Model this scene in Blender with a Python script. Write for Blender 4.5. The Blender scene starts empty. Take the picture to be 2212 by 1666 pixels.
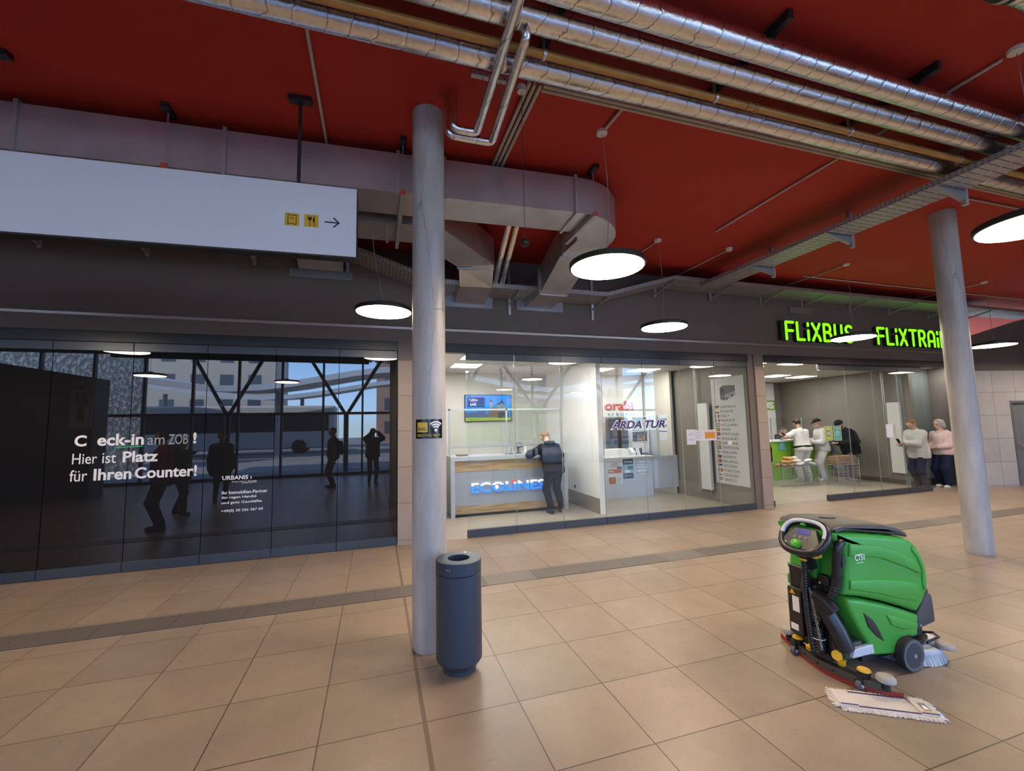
import bpy, math, random
import numpy as np
from mathutils import Vector, Matrix
random.seed(7)
PI = math.pi
S = bpy.context.scene
COL = S.collection
# ------------------------------------------------------------------ camera
H = 1.785                                   # eye height of the photographer
F_PX = 935.0
cd = bpy.data.cameras.new('camera'); cam = bpy.data.objects.new('camera', cd); COL.objects.link(cam)
cd.sensor_fit = 'HORIZONTAL'; cd.sensor_width = 36.0; cd.lens = 36.0 * F_PX / 2212.0
cd.clip_start = 0.05; cd.clip_end = 300
CX = Vector((0.95435924, -0.2979752, -0.02022922)); CY = Vector((-0.00754268, -0.0917584, 0.99575273)); CF = Vector((0.29856582, 0.95015324, 0.08981801))
m = Matrix.Identity(4)
for i in range(3):
    m[i][0] = CX[i]; m[i][1] = CY[i]; m[i][2] = -CF[i]
m.translation = Vector((0, 0, H)); cam.matrix_world = m
S.camera = cam
# ------------------------------------------------------------------ world, sun, exposure
w = bpy.data.worlds.new('sky'); S.world = w; w.use_nodes = True
nt = w.node_tree; nt.nodes.clear()
wo = nt.nodes.new('ShaderNodeOutputWorld'); bg = nt.nodes.new('ShaderNodeBackground')
sk = nt.nodes.new('ShaderNodeTexSky'); sk.sky_type = 'HOSEK_WILKIE'; sk.turbidity = 3.0; sk.ground_albedo = 0.4
sk.sun_direction = (-0.35, 0.55, 0.75)
bg.inputs[1].default_value = 18.5
tn = nt.nodes.new('ShaderNodeMix'); tn.data_type = 'RGBA'; tn.blend_type = 'MULTIPLY'; tn.inputs[0].default_value = 1.0; tn.inputs[7].default_value = (.80, .93, 1.15, 1)
nt.links.new(sk.outputs[0], tn.inputs[6]); nt.links.new(tn.outputs[2], bg.inputs[0]); nt.links.new(bg.outputs[0], wo.inputs[0])
sd = bpy.data.lights.new('sun', 'SUN'); sd.energy = 6.0; sd.angle = 0.01; sd.color = (1, .95, .86)
sun = bpy.data.objects.new('sun', sd); COL.objects.link(sun)
sun.rotation_euler = Vector((-0.35, 0.55, 0.75)).to_track_quat('Z', 'Y').to_euler()
pd = bpy.data.lights.new('daylight_portal', 'AREA'); pd.shape = 'RECTANGLE'; pd.size = 28; pd.size_y = 4.6; pd.cycles.is_portal = True
po = bpy.data.objects.new('daylight_portal', pd); COL.objects.link(po); po.location = (0, -4.2, 2.3); po.rotation_euler = (PI/2, 0, PI)
S.view_settings.view_transform = 'Standard'; S.view_settings.look = 'None'
S.view_settings.gamma = 1.0; S.view_settings.use_curve_mapping = False; S.view_settings.exposure = 1.25
S.cycles.use_denoising = True
S.cycles.max_bounces = 9; S.cycles.transparent_max_bounces = 16; S.cycles.caustics_reflective = False; S.cycles.caustics_refractive = False
S.cycles.sample_clamp_indirect = 6.0

# ------------------------------------------------------------------ materials
MATS = {}
def srgb(r, g, b):
    f = lambda c: (c/12.92 if c <= .04045 else ((c+.055)/1.055)**2.4)
    return tuple(f(v/255.0) for v in (r, g, b))
def nodes(name):
    M = bpy.data.materials.new(name); M.use_nodes = True; nt = M.node_tree
    b = nt.nodes['Principled BSDF']
    return M, nt, b
def mat(name, col, rough=.5, metal=0.0, emit=None, es=0.0, bump=0.0, bscale=30.0, var=0.0, vscale=6.0, stretch=None, ior=None, spec=None, coat=0.0):
    if name in MATS: return MATS[name]
    M, nt, b = nodes(name)
    c4 = (*col, 1)
    b.inputs['Base Color'].default_value = c4; b.inputs['Roughness'].default_value = rough; b.inputs['Metallic'].default_value = metal
    if ior: b.inputs['IOR'].default_value = ior
    if spec is not None: b.inputs['Specular IOR Level'].default_value = spec
    if coat: b.inputs['Coat Weight'].default_value = coat; b.inputs['Coat Roughness'].default_value = .1
    if emit: b.inputs['Emission Color'].default_value = (*emit, 1); b.inputs['Emission Strength'].default_value = es
    if bump or var:
        tc = nt.nodes.new('ShaderNodeTexCoord'); src = tc.outputs['Object']
        if stretch:
            mp = nt.nodes.new('ShaderNodeMapping'); mp.inputs['Scale'].default_value = stretch; nt.links.new(src, mp.inputs[0]); src = mp.outputs[0]
    if var:
        n = nt.nodes.new('ShaderNodeTexNoise'); n.inputs['Scale'].default_value = vscale; n.inputs['Detail'].default_value = 5; nt.links.new(src, n.inputs['Vector'])
        r = nt.nodes.new('ShaderNodeValToRGB'); r.color_ramp.elements[0].position = .3; r.color_ramp.elements[1].position = .7
        r.color_ramp.elements[0].color = (*[max(0, v*(1-var)) for v in col], 1); r.color_ramp.elements[1].color = (*[min(1, v*(1+var)) for v in col], 1)
        nt.links.new(n.outputs['Fac'], r.inputs[0]); nt.links.new(r.outputs[0], b.inputs['Base Color'])
    if bump:
        n2 = nt.nodes.new('ShaderNodeTexNoise'); n2.inputs['Scale'].default_value = bscale; n2.inputs['Detail'].default_value = 4; nt.links.new(src, n2.inputs['Vector'])
        bp = nt.nodes.new('ShaderNodeBump'); bp.inputs['Strength'].default_value = bump; bp.inputs['Distance'].default_value = .02
        nt.links.new(n2.outputs['Fac'], bp.inputs['Height']); nt.links.new(bp.outputs[0], b.inputs['Normal'])
    MATS[name] = M
    return M
class G:
    """tiny node-graph writer"""
    def __init__(s, nt): s.nt = nt
    def n(s, t, **k):
        x = s.nt.nodes.new(t)
        for a, v in k.items(): setattr(x, a, v)
        return x
    def l(s, a, b): s.nt.links.new(a, b)
    def math(s, op, a, b=None, c=None):
        x = s.n('ShaderNodeMath', operation=op)
        for i, v in enumerate((a, b, c)):
            if v is None: continue
            if isinstance(v, (int, float)): x.inputs[i].default_value = v
            else: s.l(v, x.inputs[i])
        return x.outputs[0]
    def mix(s, f, a, b):
        x = s.n('ShaderNodeMix', data_type='RGBA')
        for sock, v in ((x.inputs[0], f), (x.inputs[6], a), (x.inputs[7], b)):
            if isinstance(v, (int, float)): sock.default_value = v
            elif isinstance(v, tuple): sock.default_value = (*v, 1)[:4]
            else: s.l(v, sock)
        return x.outputs[2]
    def noise(s, vec, scale, detail=4, rough=.5):
        x = s.n('ShaderNodeTexNoise'); x.inputs['Scale'].default_value = scale; x.inputs['Detail'].default_value = detail; x.inputs['Roughness'].default_value = rough
        if vec is not None: s.l(vec, x.inputs['Vector'])
        return x.outputs['Fac']
    def ramp(s, f, *st):
        r = s.n('ShaderNodeValToRGB'); e = r.color_ramp.elements
        while len(e) < len(st): e.new(.5)
        for k, (p, c) in enumerate(st):
            e[k].position = p; e[k].color = (*c, 1) if isinstance(c, tuple) else (c, c, c, 1)
        s.l(f, r.inputs[0]); return r.outputs[0]
    def grid(s, v, origin, pitch, half):
        """1 on a joint line"""
        a = s.math('SUBTRACT', v, origin); a = s.math('DIVIDE', a, pitch); fr = s.math('FRACT', a)
        d = s.math('ABSOLUTE', s.math('SUBTRACT', fr, .5)); return s.math('GREATER_THAN', d, .5 - half/pitch), s.math('FLOOR', a)

def tile_mat(name, base, joint, ux, uy, ox, oy, pu, pv, half, rough=.4, var=.12, speck=.25, gloss_bump=.02):
    M, nt, b = nodes(name); g = G(nt)
    tc = g.n('ShaderNodeTexCoord'); sp = g.n('ShaderNodeSeparateXYZ'); g.l(tc.outputs['Object'], sp.inputs[0])
    u = sp.outputs[ux]; v = sp.outputs[uy]
    ju, iu = g.grid(u, ox, pu, half); jv, iv = g.grid(v, oy, pv, half)
    jm = g.math('MAXIMUM', ju, jv)
    cb = g.n('ShaderNodeCombineXYZ'); g.l(iu, cb.inputs[0]); g.l(iv, cb.inputs[1])
    wn = g.n('ShaderNodeTexWhiteNoise', noise_dimensions='2D'); g.l(cb.outputs[0], wn.inputs['Vector'])
    ad = g.n('ShaderNodeVectorMath', operation='MULTIPLY_ADD'); g.l(wn.outputs['Color'], ad.inputs[0]); ad.inputs[1].default_value = (9, 9, 9); g.l(tc.outputs['Object'], ad.inputs[2])
    n1 = g.noise(ad.outputs[0], 3.2, 6, .6); n2 = g.noise(ad.outputs[0], 38, 5, .7)
    t = g.math('ADD', g.math('MULTIPLY', wn.outputs['Value'], .30), g.math('MULTIPLY', n1, .70))
    lo = tuple(c*(1-var) for c in base); hi = tuple(min(1, c*(1+var)) for c in base)
    c1 = g.ramp(t, (.25, lo), (.75, hi))
    c2 = g.mix(g.math('MULTIPLY', g.ramp(n2, (.60, 0.0), (.70, 1.0)), speck), c1, tuple(c*.45 for c in base))
    c2 = g.mix(g.math('MULTIPLY', g.ramp(n2, (.27, 1.0), (.36, 0.0)), speck*.9), c2, tuple(min(1, c*1.5) for c in base))
    cc = g.mix(jm, c2, joint)
    g.l(cc, b.inputs['Base Color'])
    g.l(g.math('ADD', g.math('MULTIPLY', n2, .18), rough-.06), b.inputs['Roughness'])
    bp = g.n('ShaderNodeBump'); bp.inputs['Strength'].default_value = .25; bp.inputs['Distance'].default_value = .003
    g.l(g.math('SUBTRACT', g.math('MULTIPLY', n2, gloss_bump*8), jm), bp.inputs['Height']); g.l(bp.outputs[0], b.inputs['Normal'])
    MATS[name] = M; return M

def glass_mat(name, tint=(1, 1, 1), ior=1.5, gain=1.0, rough=0.0):
    M, nt, b = nodes(name); g = G(nt); nt.nodes.remove(b)
    out = nt.nodes['Material Output']
    fr = g.n('ShaderNodeFresnel'); ge = g.n('ShaderNodeNewGeometry')
    g.l(g.math('ADD', g.math('MULTIPLY', ge.outputs['Backfacing'], 1/ior-ior), ior), fr.inputs['IOR'])   # same reflectance from either side
    f = g.math('MINIMUM', g.math('MULTIPLY', fr.outputs[0], gain), 1.0)
    tr = g.n('ShaderNodeBsdfTransparent'); tr.inputs[0].default_value = (*tint, 1)
    gl = g.n('ShaderNodeBsdfGlossy'); gl.inputs['Roughness'].default_value = rough; gl.inputs[0].default_value = (1, 1, 1, 1)
    mx = g.n('ShaderNodeMixShader'); g.l(f, mx.inputs[0]); g.l(tr.outputs[0], mx.inputs[1]); g.l(gl.outputs[0], mx.inputs[2])
    g.l(mx.outputs[0], out.inputs[0]); MATS[name] = M; return M

# ------------------------------------------------------------------ mesh builder
def rotz(a): return Matrix.Rotation(a, 4, 'Z')
class MB:
    def __init__(s): s.v = []; s.f = []; s.mi = []; s.cur = 0
    def add(s, vs, fs):
        o = len(s.v); s.v += [tuple(p) for p in vs]; s.f += [tuple(i+o for i in f) for f in fs]; s.mi += [s.cur]*len(fs); return s
    def box(s, x0, x1, y0, y1, z0, z1):
        if x0 > x1: x0, x1 = x1, x0
        if y0 > y1: y0, y1 = y1, y0
        if z0 > z1: z0, z1 = z1, z0
        return s.add([(x0,y0,z0),(x1,y0,z0),(x1,y1,z0),(x0,y1,z0),(x0,y0,z1),(x1,y0,z1),(x1,y1,z1),(x0,y1,z1)],
                     [(0,3,2,1),(4,5,6,7),(0,1,5,4),(1,2,6,5),(2,3,7,6),(3,0,4,7)])
    def hexa(s, p): return s.add(p, [(0,3,2,1),(4,5,6,7),(0,1,5,4),(1,2,6,5),(2,3,7,6),(3,0,4,7)])
    def obox(s, c, size, M):
        c = Vector(c); h = [v/2 for v in size]; ps = []
        for z in (-1, 1):
            for x, y in ((-1,-1),(1,-1),(1,1),(-1,1)):
                ps.append(c + M @ Vector((x*h[0], y*h[1], z*h[2])))
        return s.hexa(ps)
    def bar(s, p0, p1, w, h, up=(0,0,1)):
        p0, p1 = Vector(p0), Vector(p1); d = (p1-p0).normalized(); u = Vector(up); sd = d.cross(u)
        if sd.length < 1e-4: sd = d.cross(Vector((1,0,0)))
        sd.normalize(); u = sd.cross(d).normalized(); ps = []
        for p in (p0, p1):
            for a, b in ((-1,-1),(1,-1),(1,1),(-1,1)): ps.append(p + sd*(a*w/2) + u*(b*h/2))
        return s.add(ps, [(0,3,2,1),(4,5,6,7),(0,1,5,4),(1,2,6,5),(2,3,7,6),(3,0,4,7)])
    def tube(s, pts, r, n=12, caps=True, closed=False):
        pts = [Vector(p) for p in pts]; k = len(pts); rs = r if isinstance(r, (list, tuple)) else [r]*k
        rings = []; prev = None
        for i, p in enumerate(pts):
            if closed: d = (pts[(i+1) % k]-pts[i-1])
            else: d = (pts[min(i+1, k-1)]-pts[max(i-1, 0)])
            d.normalize()
            if prev is None:
                a = Vector((0,0,1)) if abs(d.z) < .9 else Vector((1,0,0)); u = d.cross(a).normalized()
            else:
                u = prev - d*prev.dot(d)
                u = u.normalized() if u.length > 1e-6 else d.orthogonal().normalized()
            prev = u; v = d.cross(u); rings.append([p + (u*math.cos(t)+v*math.sin(t))*rs[i] for t in [2*PI*j/n for j in range(n)]])
        vs = [q for R in rings for q in R]; fs = []
        for i in range(k if closed else k-1):
            for j in range(n):
                a = i*n+j; b = i*n+(j+1) % n; c = ((i+1) % k)*n+(j+1) % n; d = ((i+1) % k)*n+j; fs.append((a, b, c, d))
        if caps and not closed: fs += [tuple(range(n))[::-1], tuple((k-1)*n+j for j in range(n))]
        return s.add(vs, fs)
    def cyl(s, p0, p1, r, n=16, caps=True): return s.tube([p0, p1], r, n, caps)
    def lathe(s, prof, c=(0,0,0), n=32, M=None):
        """prof: (radius, z) list from bottom to top; closed with caps if r>0 at ends"""
        c = Vector(c); vs = []; fs = []; k = len(prof)
        for r, z in prof:
            for j in range(n):
                p = Vector((r*math.cos(2*PI*j/n), r*math.sin(2*PI*j/n), z)); vs.append(c + (M @ p if M else p))
        for i in range(k-1):
            for j in range(n): fs.append((i*n+j, i*n+(j+1) % n, (i+1)*n+(j+1) % n, (i+1)*n+j))
        fs += [tuple(range(n))[::-1], tuple((k-1)*n+j for j in range(n))]
        return s.add(vs, fs)
    def sphere(s, c, r, n=16, sc=(1,1,1)):
        k = n//2; prof = [(max(1e-4, math.sin(PI*i/k))*r, -math.cos(PI*i/k)*r) for i in range(k+1)]
        M = Matrix.Diagonal(Vector(sc)); return s.lathe(prof, c, n, M)
    def prism(s, poly, lo, hi, ax='y'):
        """poly of 2D points extruded along an axis; ax y: (x,z), z: (x,y), x: (y,z)"""
        n = len(poly); f = {'y': lambda a, b, t: (a, t, b), 'z': lambda a, b, t: (a, b, t), 'x': lambda a, b, t: (t, a, b)}[ax]
        vs = [f(a, b, lo) for a, b in poly] + [f(a, b, hi) for a, b in poly]
        return s.add(vs, [tuple(range(n)), tuple(range(2*n-1, n-1, -1))] + [(i, i+n, (i+1) % n+n, (i+1) % n) for i in range(n)])
    def xf(s, M):
        s.v = [tuple(M @ Vector(p)) for p in s.v]; return s
    def build(s, name, m, parent=None, loc=None, smooth=None, bevel=0.0, seg=2, local=False, subsurf=0):
        """verts are world coordinates; re-based on the parent's (or own) origin"""
        me = bpy.data.meshes.new(name); o = bpy.data.objects.new(name, me); COL.objects.link(o)
        base = Vector((0,0,0)); vs = s.v
        if parent is not None and not local:
            P = wm(parent).inverted(); vs = [tuple(P @ Vector(p)) for p in vs]
        elif loc is not None:
            base = Vector(loc); vs = [tuple(Vector(p)-base) for p in vs]; o.location = base
        me.from_pydata(vs, [], s.f)
        for mm in (m if isinstance(m, (list, tuple)) else [m]): me.materials.append(mm)
        if any(s.mi): me.polygons.foreach_set('material_index', s.mi)
        import bmesh
        b = bmesh.new(); b.from_mesh(me); bmesh.ops.recalc_face_normals(b, faces=b.faces); b.to_mesh(me); b.free()
        if smooth is not None:
            me.polygons.foreach_set('use_smooth', [True]*len(me.polygons)); me.set_sharp_from_angle(angle=math.radians(smooth))
        if bevel:
            md = o.modifiers.new('bevel', 'BEVEL'); md.width = bevel; md.segments = seg; md.limit_method = 'ANGLE'; md.angle_limit = .6
        if subsurf:
            md = o.modifiers.new('sub', 'SUBSURF'); md.levels = subsurf; md.render_levels = subsurf
        if parent is not None: o.parent = parent
        me.update(); return o
def wm(o):
    M = o.matrix_basis.copy() if False else Matrix.LocRotScale(o.location, o.rotation_euler, o.scale)
    return wm(o.parent) @ M if o.parent else M
def tag(o, label, cat, group=None, kind=None):
    if label: o['label'] = label
    if cat: o['category'] = cat
    if group: o['group'] = group
    if kind: o['kind'] = kind
    return o
def struct(o): o['kind'] = 'structure'; return o
def thing(name, label, cat, loc=(0,0,0), rz=0.0, group=None):
    o = bpy.data.objects.new(name, None); COL.objects.link(o); o.location = loc; o.rotation_euler = (0, 0, rz); o.empty_display_size = .1
    return tag(o, label, cat, group)
def copy_tree(o, parent=None):
    c = o.copy(); COL.objects.link(c)
    if parent is not None: c.parent = parent
    for ch in list(o.children): copy_tree(ch, c)
    return c
def text_mb(txt, width=None, height=None, offset=0.0, extrude=0.002, space=1.0, shear=0.0, align='LEFT'):
    """text as a flat extruded mesh in the XZ plane facing -Y, origin at its left baseline; returns MB"""
    cu = bpy.data.curves.new('t', 'FONT'); cu.body = txt; cu.size = 1.0; cu.offset = offset; cu.extrude = .5; cu.space_character = space; cu.shear = shear; cu.align_x = align
    cu.resolution_u = 3
    o = bpy.data.objects.new('t', cu); COL.objects.link(o); dg = bpy.context.evaluated_depsgraph_get(); me = bpy.data.meshes.new_from_object(o.evaluated_get(dg))
    bpy.data.objects.remove(o); bpy.data.curves.remove(cu)
    vs = [v.co.copy() for v in me.vertices]; fs = [tuple(p.vertices) for p in me.polygons]; bpy.data.meshes.remove(me)
    x0 = min(v.x for v in vs); x1 = max(v.x for v in vs); y0 = min(v.y for v in vs); y1 = max(v.y for v in vs)
    sx = width/(x1-x0) if width else None; sy = height/(y1-y0) if height else None
    if sx is None: sx = sy
    if sy is None: sy = sx
    b = MB(); b.add([((v.x-x0)*sx, -v.z*2*extrude/2 - extrude/2, (v.y-y0)*sy) for v in vs], fs); b.w = (x1-x0)*sx; b.h = (y1-y0)*sy
    return b
def put(b, loc, rz=0.0):
    return b.xf(Matrix.Translation(Vector(loc)) @ rotz(rz))
# ================================================================== MATERIALS OF THE HALL
M_floor = tile_mat('floor_tile', (.288, .218, .160), (.092, .067, .046), 0, 1, .895, 2.234, .6, .6, .004, rough=.33, var=.17, speck=.45)
M_stone = tile_mat('stone_cladding', (.30, .245, .21), (.12, .1, .085), 0, 2, -.2, .07, .9, .55, .004, rough=.6, var=.08, speck=.3)
M_greytile = tile_mat('grey_wall_tile', (.38, .385, .41), (.10, .095, .09), 0, 2, .35, .03, .62, .58, .004, rough=.5, var=.13, speck=.15)
M_shopfloor = mat('shop_floor', (.34, .30, .245), .32, var=.10, vscale=1.6)
M_ceil = mat('red_ceiling_paint', (.43, .026, .0125), .75, var=.05, vscale=2.0, bump=.05, bscale=60)
M_dark = mat('dark_brown_plaster', (.138, .114, .103), .6, var=.05, vscale=1.5)
M_head = mat('anthracite_profile', (.026, .029, .035), .38, .3)
M_rail = mat('anthracite_rail', (.055, .066, .085), .35, .35)
M_steel = mat('brushed_steel', (.62, .60, .57), .28, .9, bump=.06, bscale=40)
M_galv = mat('galvanised_sheet', (.52, .49, .50), .36, .70, var=.14, vscale=2.4)
M_galv2 = mat('galvanised_bracket', (.50, .51, .53), .42, .8, var=.10, vscale=9)
M_black = mat('black_metal', (.012, .012, .013), .45)
M_glass = glass_mat('clear_glass', (.95, .975, .965), 1.45, .85)
M_film = mat('dark_film_glass', (.0115, .0115, .013), .012, ior=1.62)
M_white = mat('white_paint', (.72, .71, .69), .5)
M_concrete = None
def concrete():
    M, nt, b = nodes('cast_concrete'); g = G(nt)
    tc = g.n('ShaderNodeTexCoord'); mp = g.n('ShaderNodeMapping'); mp.inputs['Scale'].default_value = (1, 1, .22); g.l(tc.outputs['Object'], mp.inputs[0])
    n1 = g.noise(mp.outputs[0], 7, 6, .6); n2 = g.noise(tc.outputs['Object'], 60, 4, .7)
    c = g.ramp(n1, (.28, (.33, .315, .295)), (.72, (.52, .505, .485)))
    c = g.mix(g.ramp(n2, (.29, .75), (.36, 0.0)), c, (.10, .095, .09))
    mp2 = g.n('ShaderNodeMapping'); mp2.inputs['Scale'].default_value = (5.5, 5.5, .55); g.l(tc.outputs['Object'], mp2.inputs[0])
    vn = g.n('ShaderNodeTexVoronoi', feature='DISTANCE_TO_EDGE'); vn.inputs['Scale'].default_value = 1.0
    ad = g.n('ShaderNodeVectorMath', operation='MULTIPLY_ADD'); nn = g.n('ShaderNodeTexNoise'); nn.inputs['Scale'].default_value = 9; g.l(tc.outputs['Object'], nn.inputs['Vector'])
    g.l(nn.outputs['Color'], ad.inputs[0]); ad.inputs[1].default_value = (.25, .25, .25); g.l(mp2.outputs[0], ad.inputs[2]); g.l(ad.outputs[0], vn.inputs['Vector'])
    crack = g.math('LESS_THAN', vn.outputs['Distance'], .008)
    sp = g.n('ShaderNodeSeparateXYZ'); g.l(tc.outputs['Object'], sp.inputs[0])
    crack = g.math('MULTIPLY', crack, g.ramp(g.math('DIVIDE', sp.outputs[2], 4.6), (.36, 0.0), (.46, 1.0)))
    c = g.mix(g.math('MULTIPLY', crack, .55), c, (.12, .11, .10))
    g.l(c, b.inputs['Base Color']); g.l(g.ramp(n1, (.3, .34), (.7, .5)), b.inputs['Roughness'])
    bp = g.n('ShaderNodeBump'); bp.inputs['Strength'].default_value = .15; bp.inputs['Distance'].default_value = .01; g.l(n2, bp.inputs['Height']); g.l(bp.outputs[0], b.inputs['Normal'])
    return M
M_concrete = concrete()
def foil():
    M, nt, b = nodes('aluminium_foil_wrap'); g = G(nt)
    tc = g.n('ShaderNodeTexCoord'); sp = g.n('ShaderNodeSeparateXYZ'); g.l(tc.outputs['Object'], sp.inputs[0])
    n0 = g.noise(tc.outputs['Object'], 5, 3); n1 = g.noise(tc.outputs['Object'], 26, 5, .65); n2 = g.noise(tc.outputs['Object'], 120, 3, .6)
    u = g.math('ADD', g.math('DIVIDE', sp.outputs[0], .17), g.math('MULTIPLY', n0, 1.1))
    u = g.math('ADD', u, g.math('MULTIPLY', sp.outputs[1], 1.5))
    fr = g.math('ABSOLUTE', g.math('SUBTRACT', g.math('FRACT', u), .5)); band = g.math('LESS_THAN', fr, .02)
    b.inputs['Metallic'].default_value = 1.0
    g.l(g.mix(g.math('MULTIPLY', band, .7), g.ramp(n1, (.3, (.66, .65, .63)), (.7, (.83, .82, .80))), (.16, .15, .14)), b.inputs['Base Color'])
    g.l(g.ramp(n1, (.3, .13), (.7, .24)), b.inputs['Roughness'])
    h = g.math('ADD', g.math('MULTIPLY', n1, .55), g.math('MULTIPLY', n2, .12)); h = g.math('SUBTRACT', h, g.math('MULTIPLY', g.ramp(fr, (.0, 1.0), (.09, 0.0)), .35))
    bp = g.n('ShaderNodeBump'); bp.inputs['Strength'].default_value = .50; bp.inputs['Distance'].default_value = .011; g.l(h, bp.inputs['Height']); g.l(bp.outputs[0], b.inputs['Normal'])
    return M
M_foil = foil()
def slotted(name, du, dv, slot_u, slot_v, axu=0, axv=1, col=(.42, .42, .43)):
    """perforated tray sheet: rows of slots"""
    M, nt, b = nodes(name); g = G(nt)
    tc = g.n('ShaderNodeTexCoord'); sp = g.n('ShaderNodeSeparateXYZ'); g.l(tc.outputs['Object'], sp.inputs[0])
    def hole(v, pitch, frac):
        f = g.math('ABSOLUTE', g.math('SUBTRACT', g.math('FRACT', g.math('DIVIDE', v, pitch)), .5)); return g.math('LESS_THAN', f, frac/2)
    hm = g.math('MULTIPLY', hole(sp.outputs[axu], du, slot_u), hole(sp.outputs[axv], dv, slot_v))
    n = g.noise(tc.outputs['Object'], 8, 3)
    c = g.ramp(n, (.3, tuple(x*.88 for x in col)), (.7, tuple(x*1.1 for x in col)))
    g.l(g.mix(hm, c, (.018, .016, .015)), b.inputs['Base Color'])
    g.l(g.math('MULTIPLY', g.math('SUBTRACT', 1.0, hm), .55), b.inputs['Metallic']); b.inputs['Roughness'].default_value = .42
    return M
M_tray_x = slotted('perforated_tray_sheet', .055, .30, .14, .86)
M_tray_y = slotted('perforated_tray_sheet_across', .30, .075, .9, .13, 0, 1)
M_trayside = slotted('perforated_tray_side', .05, .03, .5, .25, 0, 2)
M_trayside_y = slotted('perforated_tray_side_across', .05, .03, .5, .25, 1, 2)

# ================================================================== ROOM SHELL
ZC = 4.6; YW = 6.95
struct(MB().box(-14, 26, -4.0, 15, -.12, 0).build('floor', M_floor))
struct(MB().box(-14, 26, -4.0, 15, ZC, ZC+.12).build('ceiling', M_ceil))
struct(MB().box(-14.2, -14, -4.0, 12, 0, ZC).build('wall_left', M_dark))  # unseen end wall, added to stop sky light leaking in
# dark fascia over the shop fronts, with the panel below the steel strip
b = MB().box(-14, 14.25, YW, YW+.2, 3.12, ZC)
struct(b.build('wall_front', M_dark))
struct(MB().box(-14, 14.25, YW-.03, YW, 3.318, 3.358).build('trim_1', M_steel, bevel=.004))
# piers between the shops
struct(MB().box(.32, .97, YW, YW+.5, 0, 2.83).build('wall_pier', M_stone))
struct(MB().box(.32, .97, YW, YW+.4, 2.83, 3.12).build('wall_pier_head', M_dark))
struct(MB().box(7.41, 7.66, YW-.02, YW+.5, 0, 2.86).build('wall_pier', M_stone))
struct(MB().box(7.26, 7.41, YW+.02, YW+.4, 0, 3.12).build('wall_jamb', M_dark))
struct(MB().box(7.41, 7.66, YW, YW+.4, 2.86, 3.12).build('wall_pier_head', M_dark))
# header profiles above each glass front
for x0, x1 in ((-14, .32), (.97, 7.26), (7.66, 14.25)):
    struct(MB().box(x0, x1, YW-.012, YW+.14, 2.975, 3.122).build('trim_2', M_head, bevel=.006))
# ---- far right: tiled wall turned towards the hall, with a grey door
aw = math.radians(-13); A0 = Vector((13.95, 7.02, 0)); ad = Vector((math.cos(aw), math.sin(aw), 0)); an = Vector((-math.sin(aw), math.cos(aw), 0))
Maw = Matrix.Translation(A0) @ rotz(aw)
def aw_box(x0, x1, y0, y1, z0, z1, name, m, **k):
    o = MB().box(x0, x1, y0, y1, z0, z1).build(name, m, local=True, **k); o.location = A0; o.rotation_euler = (0, 0, aw); return o
struct(aw_box(0, 1.40, 0, .25, 0, 2.90, 'wall_right', M_greytile)); struct(aw_box(1.40, 3.2, 0, .25, 2.13, 2.90, 'wall_right', M_greytile)); struct(aw_box(3.2, 7, 0, .25, 0, 2.90, 'wall_right', M_greytile))
o = MB().prism([(0, 2.90), (7, 2.90), (7, 4.6), (2.2, 4.25), (0, 3.62)], 0, .25, 'y').build('wall_right_upper', M_dark, local=True); o.location = A0; o.rotation_euler = (0, 0, aw); struct(o)
dr = thing('door_1', 'plain grey metal door in the tiled wall at the far right', 'door', A0+ad*.6, aw); dr['kind'] = 'structure'
M_door = mat('grey_door_paint', (.15, .165, .19), .45)
MB().box(.86, 1.86, .06, .12, .01, 2.07).build('door_leaf', M_door, dr, local=True, bevel=.004)
MB().box(.80, .86, -.01, .16, 0, 2.13).box(.86, 1.9, -.01, .16, 2.07, 2.13).build('door_frame', mat('door_frame_paint', (.11, .12, .14), .45), dr, local=True)
MB().box(1.86, 2.6, .03, .2, 0, 2.13).build('side_panel', M_door, dr, local=True)
MB().tube([(.93, .05, 1.06), (1.03, .0, .98), (1.75, .0, .98), (1.82, .05, 1.0)], .014, 10).build('push_bar', M_steel, dr, local=True, smooth=60)
# ---- dark gap between floor tiles: ribbed guidance strip
def strip_mat():
    M, nt, b = nodes('ribbed_strip'); g = G(nt); tc = g.n('ShaderNodeTexCoord'); sp = g.n('ShaderNodeSeparateXYZ'); g.l(tc.outputs['Object'], sp.inputs[0])
    f = g.math('ABSOLUTE', g.math('SUBTRACT', g.math('FRACT', g.math('DIVIDE', g.math('ADD', sp.outputs[1], .16), .0457)), .5)); rib = g.math('LESS_THAN', f, .27)
    jx, ix = g.grid(sp.outputs[0], .0, .6, .006)
    wn = g.n('ShaderNodeTexWhiteNoise', noise_dimensions='1D'); g.l(ix, wn.inputs['W']); plain = g.math('GREATER_THAN', wn.outputs['Value'], .86)
    rib = g.math('MULTIPLY', g.math('MAXIMUM', rib, plain), g.math('SUBTRACT', 1.0, jx))
    g.l(g.mix(rib, (.075, .063, .056), (.165, .142, .128)), b.inputs['Base Color']); b.inputs['Roughness'].default_value = .5
    bp = g.n('ShaderNodeBump'); bp.inputs['Strength'].default_value = .6; bp.inputs['Distance'].default_value = .005; g.l(rib, bp.inputs['Height']); g.l(bp.outputs[0], b.inputs['Normal']); return M
gs = MB().box(-14, 19, 4.87, 5.19, 0, .005).build('guidance_strip', strip_mat(), loc=(0, 5.03, 0)); tag(gs, 'dark grey ribbed strip inlaid across the floor tiles', 'floor strip')
struct(MB().box(.283, .307, -4.0, YW, 0, .0025).build('trim_3', mat('expansion_joint', (.16, .11, .075), .6)))

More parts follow.
